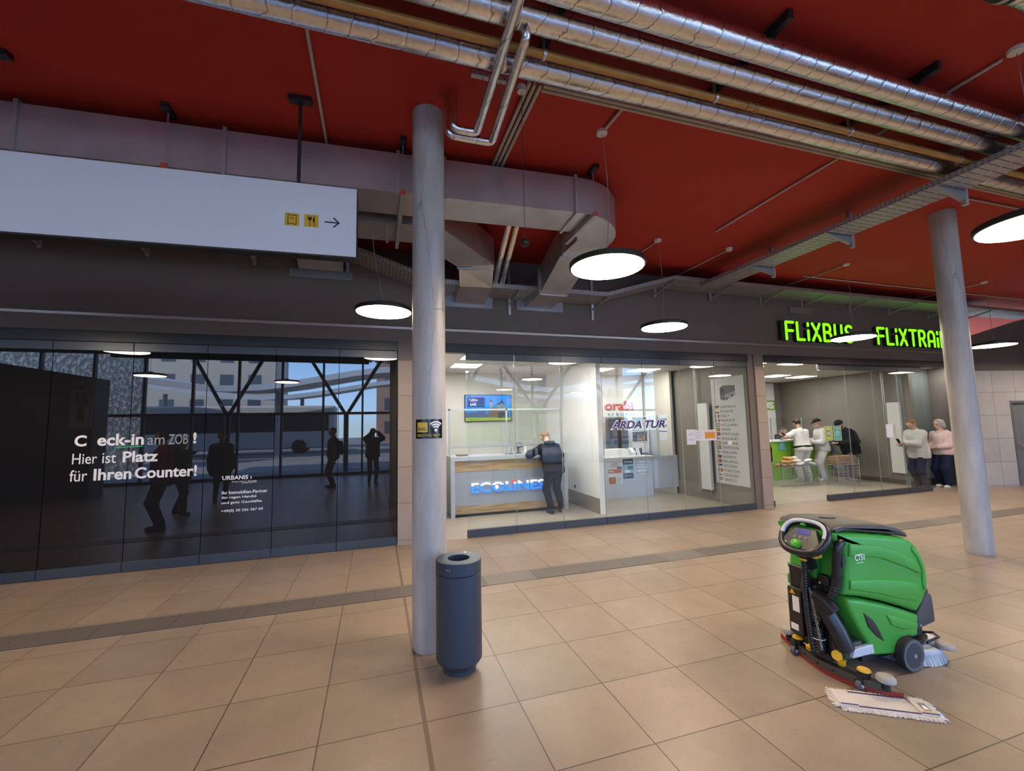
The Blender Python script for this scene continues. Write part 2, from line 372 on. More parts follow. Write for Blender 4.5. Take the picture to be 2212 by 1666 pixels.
# ================================================================== SHOP FRONT GLASS
def glass_front(name, label, seams, y, m, z_rail=.125, z_top=2.86, zt2=2.975, t=.012, rails=True, bottom=True):
    t0 = thing(name, label, 'window', (seams[0], y, 0)); t0['kind'] = 'structure'
    for a, c in zip(seams[:-1], seams[1:]):
        MB().box(a+.004, c-.004, y, y+t, z_rail-.02 if bottom else .01, z_top+.02).build('glass_pane', m, t0)
        if bottom: MB().box(a+.003, c-.003, y-.022, y+t+.022, .004, z_rail).build('bottom_rail', M_rail, t0, bevel=.004)
        if rails: MB().box(a+.003, c-.003, y-.02, y+t+.02, z_top, zt2).build('top_rail', M_rail, t0, bevel=.004)
        if m is M_glass and a != seams[0]: MB().box(a-.0035, a+.0035, y, y+t, z_rail, z_top).build('edge_seal', mat('glass_edge_seal', (.30, .32, .31), .4), t0)
    return t0
glass_front('window_1', 'long shop window covered with dark film', [.31-.853*k for k in range(16)][::-1], YW+.03, M_film)
# room behind the film stays dark: solid backing
struct(MB().box(-14, .32, YW+.12, YW+.2, 0, 3.12).build('wall_behind_film', M_black))
glass_front('window_2', 'clear glass front of the two travel counters', [1.396, 2.23, 3.082, 3.894, 4.75, 5.58, 6.40, 7.255], YW+.02, M_glass)
w3 = glass_front('window_3', 'sliding glass panels pushed to the right', [9.34, 10.157, 11.023, 11.87, 12.72], 7.08, M_glass)
w4 = thing('window_4', 'narrow folded glass pane beside the stone pier', 'window', (7.72, 7.0, 0)); w4['kind'] = 'structure'
Mx = Matrix.Translation((7.70, 6.99, 0)) @ rotz(math.radians(35))
MB().box(0, .19, 0, .012, .1, 2.9).xf(Mx).build('glass_pane', M_glass, w4); MB().box(.09, .19, -.02, .032, .004, .11).xf(Mx).build('bottom_shoe', M_black, w4)

# ================================================================== COLUMNS
def column(x, y, label):
    prof = [(.128, 0), (.138, .03), (.14, .08), (.14, ZC)]
    o = MB().lathe([(r, z) for r, z in prof], (x, y, 0), 40).build('concrete_column', M_concrete, loc=(x, y, 0), smooth=40); return tag(o, label, 'column', 'round concrete columns of the hall')
column(.428, 3.735, 'round concrete column beside the dark trash bin')
column(7.50, 3.73, 'round concrete column on the right, past the green machine')
# wifi sticker curled on the left column
wf = thing('wifi_sticker', 'black wifi sticker on the left concrete column', 'sign', (.428, 3.735, 1.68))
def curved(x0, x1, z0, z1, r=.1415, n=14, t=.0012, cx=.428, cy=3.735, off=0):
    """patch on the column; x is measured along the face as seen from the hall, centred on the camera side"""
    b = MB(); a0 = -PI/2 - .115
    vs = []; 
    for i in range(n+1):
        a = a0 + (x0+(x1-x0)*i/n)/.14
        for rr in (r+off, r+off+t): vs += [(cx+rr*math.cos(a), cy+rr*math.sin(a), z0), (cx+rr*math.cos(a), cy+rr*math.sin(a), z1)]
    fs = []
    for i in range(n):
        o = 4*i; p = o+4; fs += [(o+2, p+2, p+3, o+3), (o, o+1, p+1, p), (o+1, o+3, p+3, p+1), (o, p, p+2, o+2)]
    fs += [(0, 2, 3, 1), (4*n, 4*n+1, 4*n+3, 4*n+2)]
    b.add(vs, fs); return b
def wrap(b, off=.0028):
    """bend a flat XZ mesh (x along face, y thickness) round the column"""
    a0 = -PI/2 - .115; vs = []
    for x, y, z in b.v:
        a = a0 + x/.14; r = .1415 + off - y; vs.append((.428+r*math.cos(a), 3.735+r*math.sin(a), z))
    b.v = vs; return b
curved(-.118, .118, 1.685, 1.842).build('backing', mat('sticker_black', (.01, .01, .011), .22), wf, smooth=40)
M_yel = mat('yellow_print', (.78, .50, .045), .35); M_prnw = mat('white_print', (.85, .85, .86), .4)
curved(-.098, -.012, 1.737, 1.817, off=.0013).build('yellow_square', M_yel, wf, smooth=40)
wrap(text_mb('BVG', width=.062, height=.028, offset=.01, extrude=.001).xf(Matrix.Translation((-.088, 0, 1.748)))).build('lettering', M_black, wf)
wrap(text_mb('SSID: BVG Wi-Fi', width=.19, height=.021, extrude=.001).xf(Matrix.Translation((-.098, 0, 1.700)))).build('lettering', M_yel, wf)
b = MB()
for rr in (.030, .049, .068):
    ps = []; n = 12; a0, a1 = math.radians(45), math.radians(135); hw = .006
    b2 = [(.055+(rr+hw)*math.cos(a0+(a1-a0)*i/n), 1.752+(rr+hw)*math.sin(a0+(a1-a0)*i/n)) for i in range(n+1)]; b3 = [(.055+(rr-hw)*math.cos(a0+(a1-a0)*i/n), 1.752+(rr-hw)*math.sin(a0+(a1-a0)*i/n)) for i in range(n+1)]
    for i in range(n): b.prism([b2[i], b2[i+1], b3[i+1], b3[i]], -.001, 0)
b.prism([(.055+.012*math.cos(2*PI*i/16), 1.752+.012*math.sin(2*PI*i/16)) for i in range(16)], -.001, 0)
wrap(b).build('wifi_symbol', M_prnw, wf)

# ================================================================== DUCTS
def rect_sweep(pts, w, h, ws=None):
    """pts: centre line of the bottom, mitred in plan; ws optional width per point"""
    pts = [Vector(p) for p in pts]; b = MB(); vs = []
    for i, p in enumerate(pts):
        d0 = (p-pts[i-1]) if i else (pts[1]-p); d1 = (pts[i+1]-p) if i < len(pts)-1 else d0
        d0 = Vector((d0.x, d0.y, 0)).normalized(); d1 = Vector((d1.x, d1.y, 0)).normalized(); t = (d0+d1).normalized(); nrm = Vector((-t.y, t.x, 0)); k = 1/max(.4, t.dot(d0))
        ww = ws[i] if ws else w
        vs += [p+nrm*ww/2*k, p-nrm*ww/2*k, p-nrm*ww/2*k+Vector((0,0,h)), p+nrm*ww/2*k+Vector((0,0,h))]
    n = len(pts); fs = [(0, 1, 2, 3), (4*n-1, 4*n-2, 4*n-3, 4*n-4)]
    for i in range(n-1):
        o = 4*i
        for j in range(4): fs.append((o+j, o+4+j, o+4+(j+1) % 4, o+(j+1) % 4))
    return b.add(vs, fs)
def ring_frame(c, d, w, h, t=.03, e=.022):
    """flange ring round a duct at bottom-centre point c, duct direction d"""
    c = Vector(c); d = Vector(d).normalized(); s = Vector((-d.y, d.x, 0)); b = MB(); M = Matrix((s, d, Vector((0,0,1)))).transposed()
    for sx in (-1, 1): b.obox(c+s*sx*(w/2+e/2)+Vector((0,0,h/2)), (e, t, h+2*e), M)
    for z in (-e/2, h+e/2): b.obox(c+Vector((0,0,z)), (w+2*e, t, e), M)
    return b
SL = -.049
def y1(x): return 4.25+.235+SL*x
def y2(x): return 4.92+.26+SL*x
dz = 4.10
d1 = thing('air_duct', 'long galvanised air duct with the rounded bend at its right end', 'air duct', (-3, y1(-3), dz))
pts = [(-13, y1(-13), dz), (2.12, y1(2.12), dz)]
for k in range(1, 9):
    a = k/8*PI/2; pts.append((2.16+.50*math.sin(a), y1(2.16)+.50*(1-math.cos(a)), dz))
x_e = pts[-1][0]; pts += [(x_e, 5.35, dz), (x_e+.03, 6.25, 3.84), (x_e+.03, YW-.025, 3.80)]
rect_sweep(pts, .47, .41).build('duct_body', M_galv, d1, smooth=35)
for x in (-2.83, -1.32, .2, .66, 2.10): ring_frame((x, y1(x), dz), (1, SL, 0), .47, .41).build('flange', M_galv2, d1)
ring_frame((x_e, 5.30, dz), (0, 1, 0), .47, .41).build('flange', M_galv2, d1); ring_frame((x_e+.03, 6.25, 3.84), (0, 1, -.1), .47, .41).build('flange', M_galv2, d1)
b = MB().box(2.29, 3.155, YW-.02, YW, 3.75, 4.22); b.build('wall_collar', mat('duct_collar', (.30, .32, .36), .35, .7), d1)
d2 = thing('air_duct', 'galvanised air duct running behind the longer one, angled back to the wall', 'air duct', (-3, y2(-3), dz))
pts = [(-13, y2(-13), dz), (.60, y2(.60), dz), (1.36, 5.95, dz-.02), (1.45, 6.35, 3.90), (1.46, YW-.025, 3.80)]
rect_sweep(pts, .50, .41).build('duct_body', M_galv, d2)
for x in (-1.3, .1, .5): ring_frame((x, y2(x), dz), (1, SL, 0), .5, .41).build('flange', M_galv2, d2)
ring_frame((1.37, 6.0, dz-.03), (.2, 1, 0), .5, .41).build('flange', M_galv2, d2)
MB().box(1.06, 1.86, YW-.02, YW, 3.735, 4.2).build('wall_collar', MATS['duct_collar'], d2)
# supports hanging under the ducts
def duct_hanger(x, label, ya=None, yb=None):
    ya = ya if ya is not None else y1(x)-.30; yb = yb if yb is not None else y2(x)+.30
    t = thing('duct_hanger', label, 'hanger', (x, ya, dz-.04), 0, 'threaded-rod hangers carrying the ducts')
    MB().box(x-.021, x+.021, ya-.03, yb+.03, dz-.065, dz-.024).build('channel', M_trayside_y, t)
    for y in (ya, yb): MB().cyl((x, y, dz-.03), (x, y, ZC), .006, 8).build('rod', M_galv2, t)
    MB().box(x-.023, x+.023, ya-.036, ya-.03, dz-.067, dz-.022).build('end_cap', mat('red_cap', (.55, .07, .04), .5), t)
    MB().box(x-.03, x+.03, ya-.09, ya+.09, ZC-.045, ZC).build('ceiling_channel', M_black, t); return t
duct_hanger(-1.755, 'rod hanger with red end cap above the white sign')
duct_hanger(.23, 'rod hanger close to the left side of the concrete column')
duct_hanger(2.27, 'rod hanger at the rounded duct bend', None, y1(2.27)+.42)
# two more wall collars
for x0, x1, z0, z1, lb in ((-1.25, -.365, 4.045, 4.17, 'sheet metal duct collar on the wall below the white sign'), (8.49, 9.12, 4.055, 4.20, 'sheet metal duct collar on the wall above the green lettering')):
    o = MB().box(x0, x1, YW-.02, YW, z0, z1).build('duct_collar', MATS['duct_collar'], loc=(x0, YW, z0)); tag(o, lb, 'duct collar')
lv = thing('louvre_duct', 'grille-faced duct stub slanting to the wall below the white sign', 'air duct', (-.8, YW-.1, 4.15))
rect_sweep([(-.81, 6.3, 4.42), (-.81, YW-.03, 4.17)], .62, .16).build('duct_body', M_galv2, lv)
b = MB()
for k in range(14): b.bar((-1.06, 6.33+k*.042, 4.403-k*.0161), (-.56, 6.33+k*.042, 4.403-k*.0161), .014, .01)
b.build('grille', M_steel, lv)

# ================================================================== PIPES ON THE CEILING
def along(name, y, z, r, m, label, cat, x0=-14, x1=18, n=28, group=None):
    o = MB().cyl((x0, y, z), (x1, y, z), r, n).build(name, m, loc=(0, y, z), smooth=50); return tag(o, label, cat, group)
along('insulated_pipe', 2.79, 4.43, .09, M_foil, 'foil-wrapped pipe nearest the shops, lowest of the three thick ones in view', 'pipe', group='thick foil-wrapped pipes under the ceiling')
p2 = along('insulated_pipe', 2.43, 4.43, .085, M_foil, 'foil-wrapped pipe in the middle, with the thin branch joined to it', 'pipe', group='thick foil-wrapped pipes under the ceiling')
along('insulated_pipe', 2.20, 4.43, .085, M_foil, 'foil-wrapped pipe farthest from the shops, topmost of the three thick ones', 'pipe', group='thick foil-wrapped pipes under the ceiling')
yp = along('yellow_pipe', 2.60, 4.36, .029, mat('ochre_pipe', (.42, .205, .045), .32, var=.2, vscale=5), 'ochre yellow pipe between the foil-wrapped pipes', 'pipe', n=18)
for x in (-.5, 1.1, 2.57, 4.06, 5.6): MB().tube([(x-.012, 2.60, 4.36), (x+.012, 2.60, 4.36)], .037, 18).box(x-.01, x+.01, 2.592, 2.608, 4.39, ZC-.004).build('clamp', M_galv2, yp, smooth=40)
for x in (.93, 2.9, 2.98): MB().tube([(x-.02, 2.60, 4.36), (x+.02, 2.60, 4.36)], .035, 18).build('coupling', mat('ochre_coupling', (.34, .16, .04), .4), yp, smooth=40)
for k, (x, lb) in enumerate(((-.38, 'ceiling support channel above the far left of the pipes'), (1.16, 'ceiling support channel beside the thin bent pipes'), (2.70, 'ceiling support channel left of the right concrete column by two bays'), (4.25, 'ceiling support channel nearest the overhead cable tray'), (5.8, 'ceiling support channel above the overhead cable tray'))):
    o = MB().box(x-.022, x+.022, 2.02, 2.97, 4.528, ZC-.001).build('support_channel', M_black if k != 4 else M_galv2, loc=(x, 2.5, ZC)); tag(o, lb, 'support channel', 'channels carrying the ceiling pipes')
def bent(name, pts, r, m, label, rad=.05):
    """tube with small rounded corners"""
    P = [Vector(p) for p in pts]; out = [P[0]]
    for i in range(1, len(P)-1):
        a = (P[i-1]-P[i]).normalized(); c = (P[i+1]-P[i]).normalized()
        for t in (0, .25, .5, .75, 1): 
            q = P[i]+a*rad*(1-t)**2+c*rad*t**2; out.append(q)
    out.append(P[-1]); o = MB().tube(out, r, 14).build(name, m, loc=P[0], smooth=60); return tag(o, label, 'pipe', 'thin foil-wrapped pipes')
zs = 4.27
bent('thin_insulated_pipe', [(.76, 1.2, zs), (.80, 3.40, zs), (.60, 3.40, zs), (.60, 3.40, ZC-.003)], .034, M_foil, 'thin foil-wrapped pipe with bends, the one nearer the concrete column')
bent('thin_insulated_pipe', [(.905, 2.43, 4.40), (.905, 2.43, zs), (.955, 3.49, zs), (.575, 3.49, zs), (.575, 3.49, ZC-.003)], .034, M_foil, 'thin foil-wrapped pipe branching from the middle thick pipe')
hg = thing('pipe_hanger', 'small slotted rail with two rods holding the thin foil pipes', 'hanger', (.9, 3.15, ZC))
MB().box(.70, 1.06, 3.13, 3.17, ZC-.035, ZC).build('slotted_rail', M_trayside, hg)
for x in (.80, .94): MB().cyl((x, 3.15, zs), (x, 3.15, ZC), .005, 8).build('rod', M_galv2, hg)
bent('thin_insulated_pipe', [(1.63, 4.95, ZC-.06), (1.63, 5.55, 4.12), (1.78, 6.5, 3.98), (1.78, YW, 3.98)], .04, M_foil, 'left one of two foil pipes sloping down behind the ducts')
bent('thin_insulated_pipe', [(1.74, 4.95, ZC-.06), (1.74, 5.55, 4.12), (1.89, 6.5, 3.98), (1.89, YW, 3.98)], .04, M_foil, 'right one of two foil pipes sloping down behind the ducts')
# black rubber pipe top right
rp = thing('rubber_pipe', 'black rubber-sleeved pipe in the top right corner', 'pipe', (3.9, 1.40, 4.44))
MB().tube([(2.9, 1.43, 4.44), (3.74, 1.41, 4.44), (3.80, 1.41, 4.44)], [.088, .088, .075], 24).build('rubber_sleeve', mat('black_rubber', (.012, .012, .012), .6), rp, smooth=40)
MB().cyl((3.70, 1.41, 4.44), (3.735, 1.41, 4.44), .092, 24).build('clamp', M_galv2, rp, smooth=40); MB().cyl((3.78, 1.41, 4.44), (7, 1.38, 4.44), .075, 24).build('foil_section', M_foil, rp, smooth=40)
# conduits
M_cond = mat('pale_grey_conduit', (.50, .46, .42), .45)
def conduit(pts, r, label, n=10, name='conduit', group='pale conduits on the ceiling'):
    o = MB().tube(pts, r, n).build(name, M_cond, loc=pts[0], smooth=60); return tag(o, label, 'conduit', group)
zc = ZC-.022
for k, nm in enumerate(('nearest the camera', 'in the middle', 'nearest the shops')): conduit([(1.30, 3.06+.045*k, zc), (8.6, 3.06+.045*k, zc)], .017, 'long pale conduit below the lowest foil pipe, the one of three '+nm)
for k, nm in enumerate(('left', 'middle', 'right')): conduit([(1.18+.048*k, 3.10, zc), (1.18+.048*k, 6.6, zc)], .017, nm+' one of three pale conduits running back over the duct')
conduit([(-.487, 2.9, zc), (-.487, 6.6, zc)], .013, 'single pale conduit above the right end of the white sign')
conduit([(2.08, 3.13, zc), (2.065, 3.42, zc)], .016, 'short pale conduit ending at the second ceiling rose')
conduit([(4.70, 1.86, zc), (4.79, 5.0, zc)], .013, 'pale conduit leading to the ceiling rose in the upper right')
conduit([(4.154, 5.58, zc), (4.154, 6.7, zc)], .011, 'pale conduit behind the large round lamp in the middle')
conduit([(5.51, 5.56, zc), (5.51, 6.9, zc)], .011, 'pale conduit leading to the smoke detector')
conduit([(8.21, 5.58, zc), (8.21, 6.9, zc)], .011, 'pale conduit above the green lettering')
conduit([(6.6, 3.35, zc), (6.6+3.2, 3.32, zc)], .012, 'pale conduit to the right of the overhead cable tray')
conduit([(12.3, 5.6, zc), (12.3, 6.9, zc)], .011, 'pale conduit to the right of the right concrete column')
conduit([(8.0, 6.2, zc), (17, 6.15, zc)], .012, 'long pale conduit near the wall past the right column')
def detector(x, y, label, r=.05):
    t = thing('smoke_detector', label, 'smoke detector', (x, y, ZC)); MB().lathe([(r*.55, ZC-.055), (r*.9, ZC-.045), (r*.98, ZC-.03), (r, ZC-.018)], (x, y, 0), 24).build('head', M_white, t, smooth=40)
    MB().lathe([(r*1.08, ZC-.018), (r*1.08, ZC)], (x, y, 0), 24).build('base', M_white, t, smooth=40)
detector(5.51, 5.485, 'white smoke detector on the red ceiling behind the cable tray')
# black ball hanging on a wire
bl = thing('hanging_ball', 'small black ball hanging on a wire below the duct', 'sensor', (1.137, 3.19, 3.25))
MB().sphere((1.137, 3.19, 3.25), .036, 20).build('ball', M_black, bl, smooth=60); MB().cyl((1.137, 3.19, 3.28), (1.137, 3.19, ZC), .0022, 6).build('wire', M_black, bl)
MB().lathe([(.034, ZC-.05), (.04, ZC-.04), (.042, ZC)], (1.137, 3.19, 0), 20).build('ceiling_rose', M_white, bl, smooth=40)

# ================================================================== CABLE TRAYS
def tray_run(t, pts, w, side, mb, ms):
    """flat tray along pts (bottom centre line in XZ or XY), with two upstanding sides"""
    for p, q in zip(pts[:-1], pts[1:]):
        p, q = Vector(p), Vector(q)
        MB().bar(p, q, w, .004).build('tray_base', mb, t)
        d = (q-p).normalized(); s = d.cross(Vector((0,0,1))).normalized()
        for sg in (-1, 1): MB().bar(p+s*sg*w/2+Vector((0,0,side/2)), q+s*sg*w/2+Vector((0,0,side/2)), .004, side).build('side_rail', ms, t)
ct = thing('cable_tray', 'perforated cable tray running along the wall above the shops', 'cable tray', (3, 6.65, 3.93))
tray_run(ct, [(-13.5, 6.65, 4.34), (-.40, 6.65, 4.34), (.86, 6.65, 3.93), (3.74, 6.65, 3.93), (5.13, 6.65, 4.345), (16.5, 6.65, 4.345)], .56, .065, M_tray_x, M_trayside)
def wall_bracket(x, z, long=False):
    b = MB().bar((x, YW-.02, z+(.04 if not long else .19)), (x, 6.36, z+(.15 if not long else .27)), .022, .03); b.build('bracket', M_galv2, ct)
    MB().box(x-.021, x+.021, YW-.03, YW, z, z+(.20 if not long else .95)).build('wall_channel', M_galv2, ct)
for x in (-4.15, -3.0, -1.71, -.44): wall_bracket(x, 4.17)
for x in (2.16, 3.74): wall_bracket(x, 3.645, True)
for x in (5.1, 6.40, 7.69, 8.84, 10.28, 11.6, 12.98, 14.3): wall_bracket(x, 4.175)
cb = MB()
for k in range(5): cb.tube([(5.3, 6.5+.06*k, 4.365), (8, 6.51+.055*k, 4.362), (12, 6.49+.06*k, 4.366), (16, 6.5+.06*k, 4.365)], .012, 8)
cb.build('cables', M_black, ct, smooth=60)
ot = thing('cable_tray', 'wide perforated cable tray overhead, running from the wall towards the camera', 'cable tray', (5.9, 3, 4.24))
XT = 5.90
tray_run(ot, [(XT-.02, 6.36, 4.245), (XT, 3.0, 4.24), (XT+.04, -.9, 4.235)], .43, .06, M_tray_y, M_trayside_y)
for y in (5.28, 4.05, 2.86, 1.5): 
    MB().prism([(XT-.22, 4.232), (XT+.25, 4.232), (XT+.25, 4.13)], y-.025, y+.025, 'y').build('bracket', mat('blue_grey_bracket', (.30, .34, .40), .4, .6), ot)
    MB().box(XT+.245, XT+.30, y-.022, y+.022, 4.09, ZC).build('hanger_post', M_galv2, ot)

# ================================================================== PENDANT LAMPS
M_glow = mat('lamp_diffuser', (.9, .85, .8), .5, emit=(1.0, .80, .58), es=24.0)
M_rim = mat('lamp_rim', (.035, .030, .026), .4, .4)
def lamp(x, y, z, label, rose=None, slack=0.0, r=.322):
    t = thing('pendant_lamp', label, 'lamp', (x, y, z), 0, 'round pendant lamps in the hall')
    MB().lathe([(r-.012, z-.004), (r-.01, z+.0)], (x, y, 0), 56).build('diffuser', M_glow, t, smooth=40)
    MB().lathe([(r, z), (r+.006, z+.004), (r+.006, z+.042), (r-.02, z+.055), (.06, z+.065), (.055, z+.10)], (x, y, 0), 56).build('lamp_body', M_rim, t, smooth=40)
    rx, ry = rose or (x, y)
    pts = [(x+(rx-x)*k/8 + slack*math.sin(PI*k/8), y+(ry-y)*k/8, z+.10+(ZC-.03-z-.10)*(k/8)) for k in range(9)]
    MB().tube(pts, .0035, 6).build('cable', mat('lamp_cable', (.30, .26, .23), .5), t)
    MB().lathe([(.03, ZC-.04), (.052, ZC-.03), (.055, ZC)], (rx, ry, 0), 24).build('ceiling_rose', M_white, t, smooth=40)
ZL = 3.132
lamp(1.913, 3.246, ZL, 'round pendant lamp, large in the middle beneath the duct bend', (2.067, 3.504), .04)
lamp(.076, 5.217, ZL, 'round pendant lamp immediately left of the left concrete column', (-.10, 5.25), -.03)
lamp(3.95, 5.20, ZL, 'round pendant lamp above the middle glass front', (4.154, 5.508), .03)
lamp(7.74, 5.20, ZL, 'round pendant lamp overlapping the green lettering', (8.211, 5.516), .03)
lamp(11.54, 5.18, ZL, 'round pendant lamp immediately right of the right concrete column', (12.296, 5.543), .03)
lamp(4.49, 1.71, ZL, 'round pendant lamp cut off by the right edge of the view', (4.70, 1.78), .04)
lamp(-4.0, 5.21, ZL, 'left upper one of the lamp reflections in the dark window')
lamp(-5.22, 1.44, ZL, 'left lower one of the lamp reflections in the dark window')
lamp(-2.47, .14, ZL, 'middle one of the lamp reflections in the dark window')
lamp(9.95, 3.36, ZL, 'round pendant lamp mirrored in the glass beside the banner of countries')
lamp(4.72, -2.05, ZL, 'round pendant lamp mirrored in the glass above the wall screen')
lamp(15.4, 5.15, ZL, 'added unseen pendant lamp past the right edge, brightening the tiled wall', r=.322)  # out-of-view lamp added to light the grey tiled wall
lamp(13.8, 3.30, ZL, 'added unseen pendant lamp past the right edge, nearer the glazed side')  # second out-of-view lamp added for the tiled wall
lamp(8.40, -3.2, ZL, 'round pendant lamp mirrored lower in the glass above the leaning man')

# ================================================================== HANGING WHITE SIGN
rz = math.atan(SL); sg = thing('hanging_sign', 'long blank white hanging sign with two yellow pictograms and an arrow', 'sign', (-.167, 3.80, 3.2), rz)
L = 4.6
M_panel = mat('sign_panel', (.70, .73, .78), .45)
MB().box(-L, -.004, -.058, -.05, .012, .606).build('panel', M_panel, sg, local=True)
MB().box(-L, 0, -.05, .05, 0, .61).build('housing', M_black, sg, local=True, bevel=.004)
for x in (-.47, -2.53):
    MB().box(x-.012, x+.012, -.012, .012, .61, ZC-3.2).build('rod', M_black, sg, local=True); MB().box(x-.09, x+.09, -.035, .035, ZC-3.245, ZC-3.2).build('ceiling_bracket', M_black, sg, local=True)
yf = -.0582
def sgp(name, m, poly): MB().prism(poly, yf-.0025, yf-.0007).build(name, m, sg, local=True)
M_ypic = mat('pictogram_yellow', (.66, .40, .02), .45); M_blk = mat('print_black', (.008, .008, .009), .5); M_brn = mat('print_brown', (.085, .035, .012), .5)
MB().box(-.553, -.445, yf-.001, yf, .236, .342).build('pictogram_square', M_ypic, sg, local=True); MB().box(-.408, -.300, yf-.001, yf, .238, .344).build('pictogram_square', M_ypic, sg, local=True)
# ticket outline
b = MB(); c0 = -.499; out = []
for k in range(9): out.append((c0-.030+.06*k/8, .330-.007*math.sin(PI*k/8)**2))
out2 = [(c0+.030-.06*k/8, .248+.007*math.sin(PI*k/8)**2) for k in range(9)]
lp = out+out2
for p, q in zip(lp, lp[1:]+lp[:1]): b.bar((p[0], yf-.0015, p[1]), (q[0], yf-.0015, q[1]), .0016, .006, up=(0, 1, 0)) if False else b.bar((p[0], yf-.0018, p[1]), (q[0], yf-.0018, q[1]), .006, .0016, up=(0, 1, 0))
for z in (.305, .293): b.box(c0-.012, c0+.012, yf-.0024, yf-.001, z-.002, z+.002)
b.build('ticket_symbol', M_brn, sg, local=True)
b = MB(); cx = -.366
for dx in (-.013, 0, .013): b.box(cx+dx-.0022, cx+dx+.0022, yf-.0024, yf-.001, .305, .330)
b.prism([(cx-.0152, .318), (cx+.0152, .318), (cx+.0152, .305), (cx+.008, .294), (cx-.008, .294), (cx-.0152, .305)], yf-.0024, yf-.001); b.box(cx-.0025, cx+.0025, yf-.0024, yf-.001, .246, .296)
kx = -.332; b.prism([(kx+.004, .246), (kx+.004, .330), (kx-.002, .327), (kx-.009, .312), (kx-.011, .284), (kx-.001, .284), (kx-.001, .246)], yf-.0024, yf-.001)
b.build('cutlery_symbol', M_blk, sg, local=True)
b = MB(); b.box(-.252, -.142, yf-.0024, yf-.001, .287, .298)
for s in (1, -1): b.prism([(-.134, .2925), (-.148, .2925), (-.188, .2925+s*.036), (-.179, .2925+s*.044)], yf-.0024, yf-.001)
b.build('arrow', M_blk, sg, local=True)
# ================================================================== GLASS SIDE OF THE HALL AND WHAT STANDS OUTSIDE IT (seen mirrored in the shop windows)
YF = -4.0
M_taupe0 = mat('hall_taupe', (.17, .15, .135), .6)
M_mull = mat('facade_mullion', (.045, .05, .055), .4, .4)
w5 = thing('window_5', 'glazed side of the hall opposite the shops', 'window', (4, YF, 0)); w5['kind'] = 'structure'
x = -13.3
while x < 13.4:
    MB().box(x-.035, x+.035, YF-.08, YF+.06, 0, ZC).build('mullion', M_mull, w5); x += 1.42
for z in (.05, 2.35, 4.5): MB().box(-14, 13.5, YF-.05, YF+.05, z-.05, z+.05).build('transom', M_mull, w5)
struct(MB().box(-40, 60, -70, YF-.1, -.12, -.01).build('floor_outside', mat('pavement', (.33, .32, .31), .8, var=.1, vscale=.4)))
# rough textured wall block with a pictogram panel, left of the glazing
def rough_wall():
    M, nt, b = nodes('rough_relief_wall'); g = G(nt); tc = g.n('ShaderNodeTexCoord'); mp = g.n('ShaderNodeMapping'); mp.inputs['Rotation'].default_value = (0, .5, 0); mp.inputs['Scale'].default_value = (1, 1, .55); g.l(tc.outputs['Object'], mp.inputs[0])
    n = g.noise(mp.outputs[0], 9, 4, .6); h = g.ramp(n, (.42, 0.0), (.58, 1.0))
    g.l(g.ramp(n, (.4, (.12, .13, .14)), (.6, (.42, .44, .46))), b.inputs['Base Color']); b.inputs['Roughness'].default_value = .7
    bp = g.n('ShaderNodeBump'); bp.inputs['Strength'].default_value = .9; bp.inputs['Distance'].default_value = .05; g.l(h, bp.inputs['Height']); g.l(bp.outputs[0], b.inputs['Normal']); return M
struct(MB().box(13.5, 26, -4.2, -3.9, 0, ZC).build('wall_rear', M_taupe0)); struct(MB().box(14.3, 14.5, 7.0, 12, 0, ZC).build('wall_alcove_side', M_taupe0))
struct(MB().box(-34, -9.85, -9.4, -9.0, 0, 9).build('wall_rear_outside', rough_wall()))
struct(MB().box(25.9, 26.1, -4, 15, 0, ZC).build('wall_far', M_taupe0))
bx = thing('kiosk', 'dark kiosk with a slanted top, mirrored at the left end of the dark window', 'kiosk', (-8.9, -1.3, 0))
MB().box(-9.9, -7.5, -1.7, -1.0, 0, 2.55).build('cabinet', M_black, bx, bevel=.02); MB().prism([(-9.9, 2.55), (-7.5, 2.55), (-7.5, 3.32), (-9.9, 3.75)], -1.7, -1.0).build('slanted_top', mat('olive_panel', (.06, .065, .05), .5), bx); MB().box(-9.6, -8.4, -1.0, -.985, 1.0, 1.9).build('screen', M_head, bx)
rs = thing('restroom_sign', 'grey panel with a standing-man pictogram on the kiosk, mirrored in the dark window', 'sign', (-7.77, -1.0, 1.9))
MB().box(-8.02, -7.52, -1.0, -.965, 1.92, 3.30).build('panel', mat('sign_grey', (.55, .58, .62), .5), rs, bevel=.004)
b = MB()
def flatdisc(b, cx, cz, r, y0, y1, n=20): return b.prism([(cx+r*math.cos(2*PI*i/n), cz+r*math.sin(2*PI*i/n)) for i in range(n)], y0, y1)
flatdisc(b, -7.77, 3.05, .07, -.964, -.958); b.prism([(-7.89, 2.92), (-7.65, 2.92), (-7.64, 2.55), (-7.69, 2.55), (-7.70, 2.80), (-7.70, 2.10), (-7.755, 2.10), (-7.77, 2.5), (-7.785, 2.10), (-7.84, 2.10), (-7.84, 2.80), (-7.85, 2.55), (-7.90, 2.55)], -.964, -.958)
b.build('man_symbol', M_blk, rs)
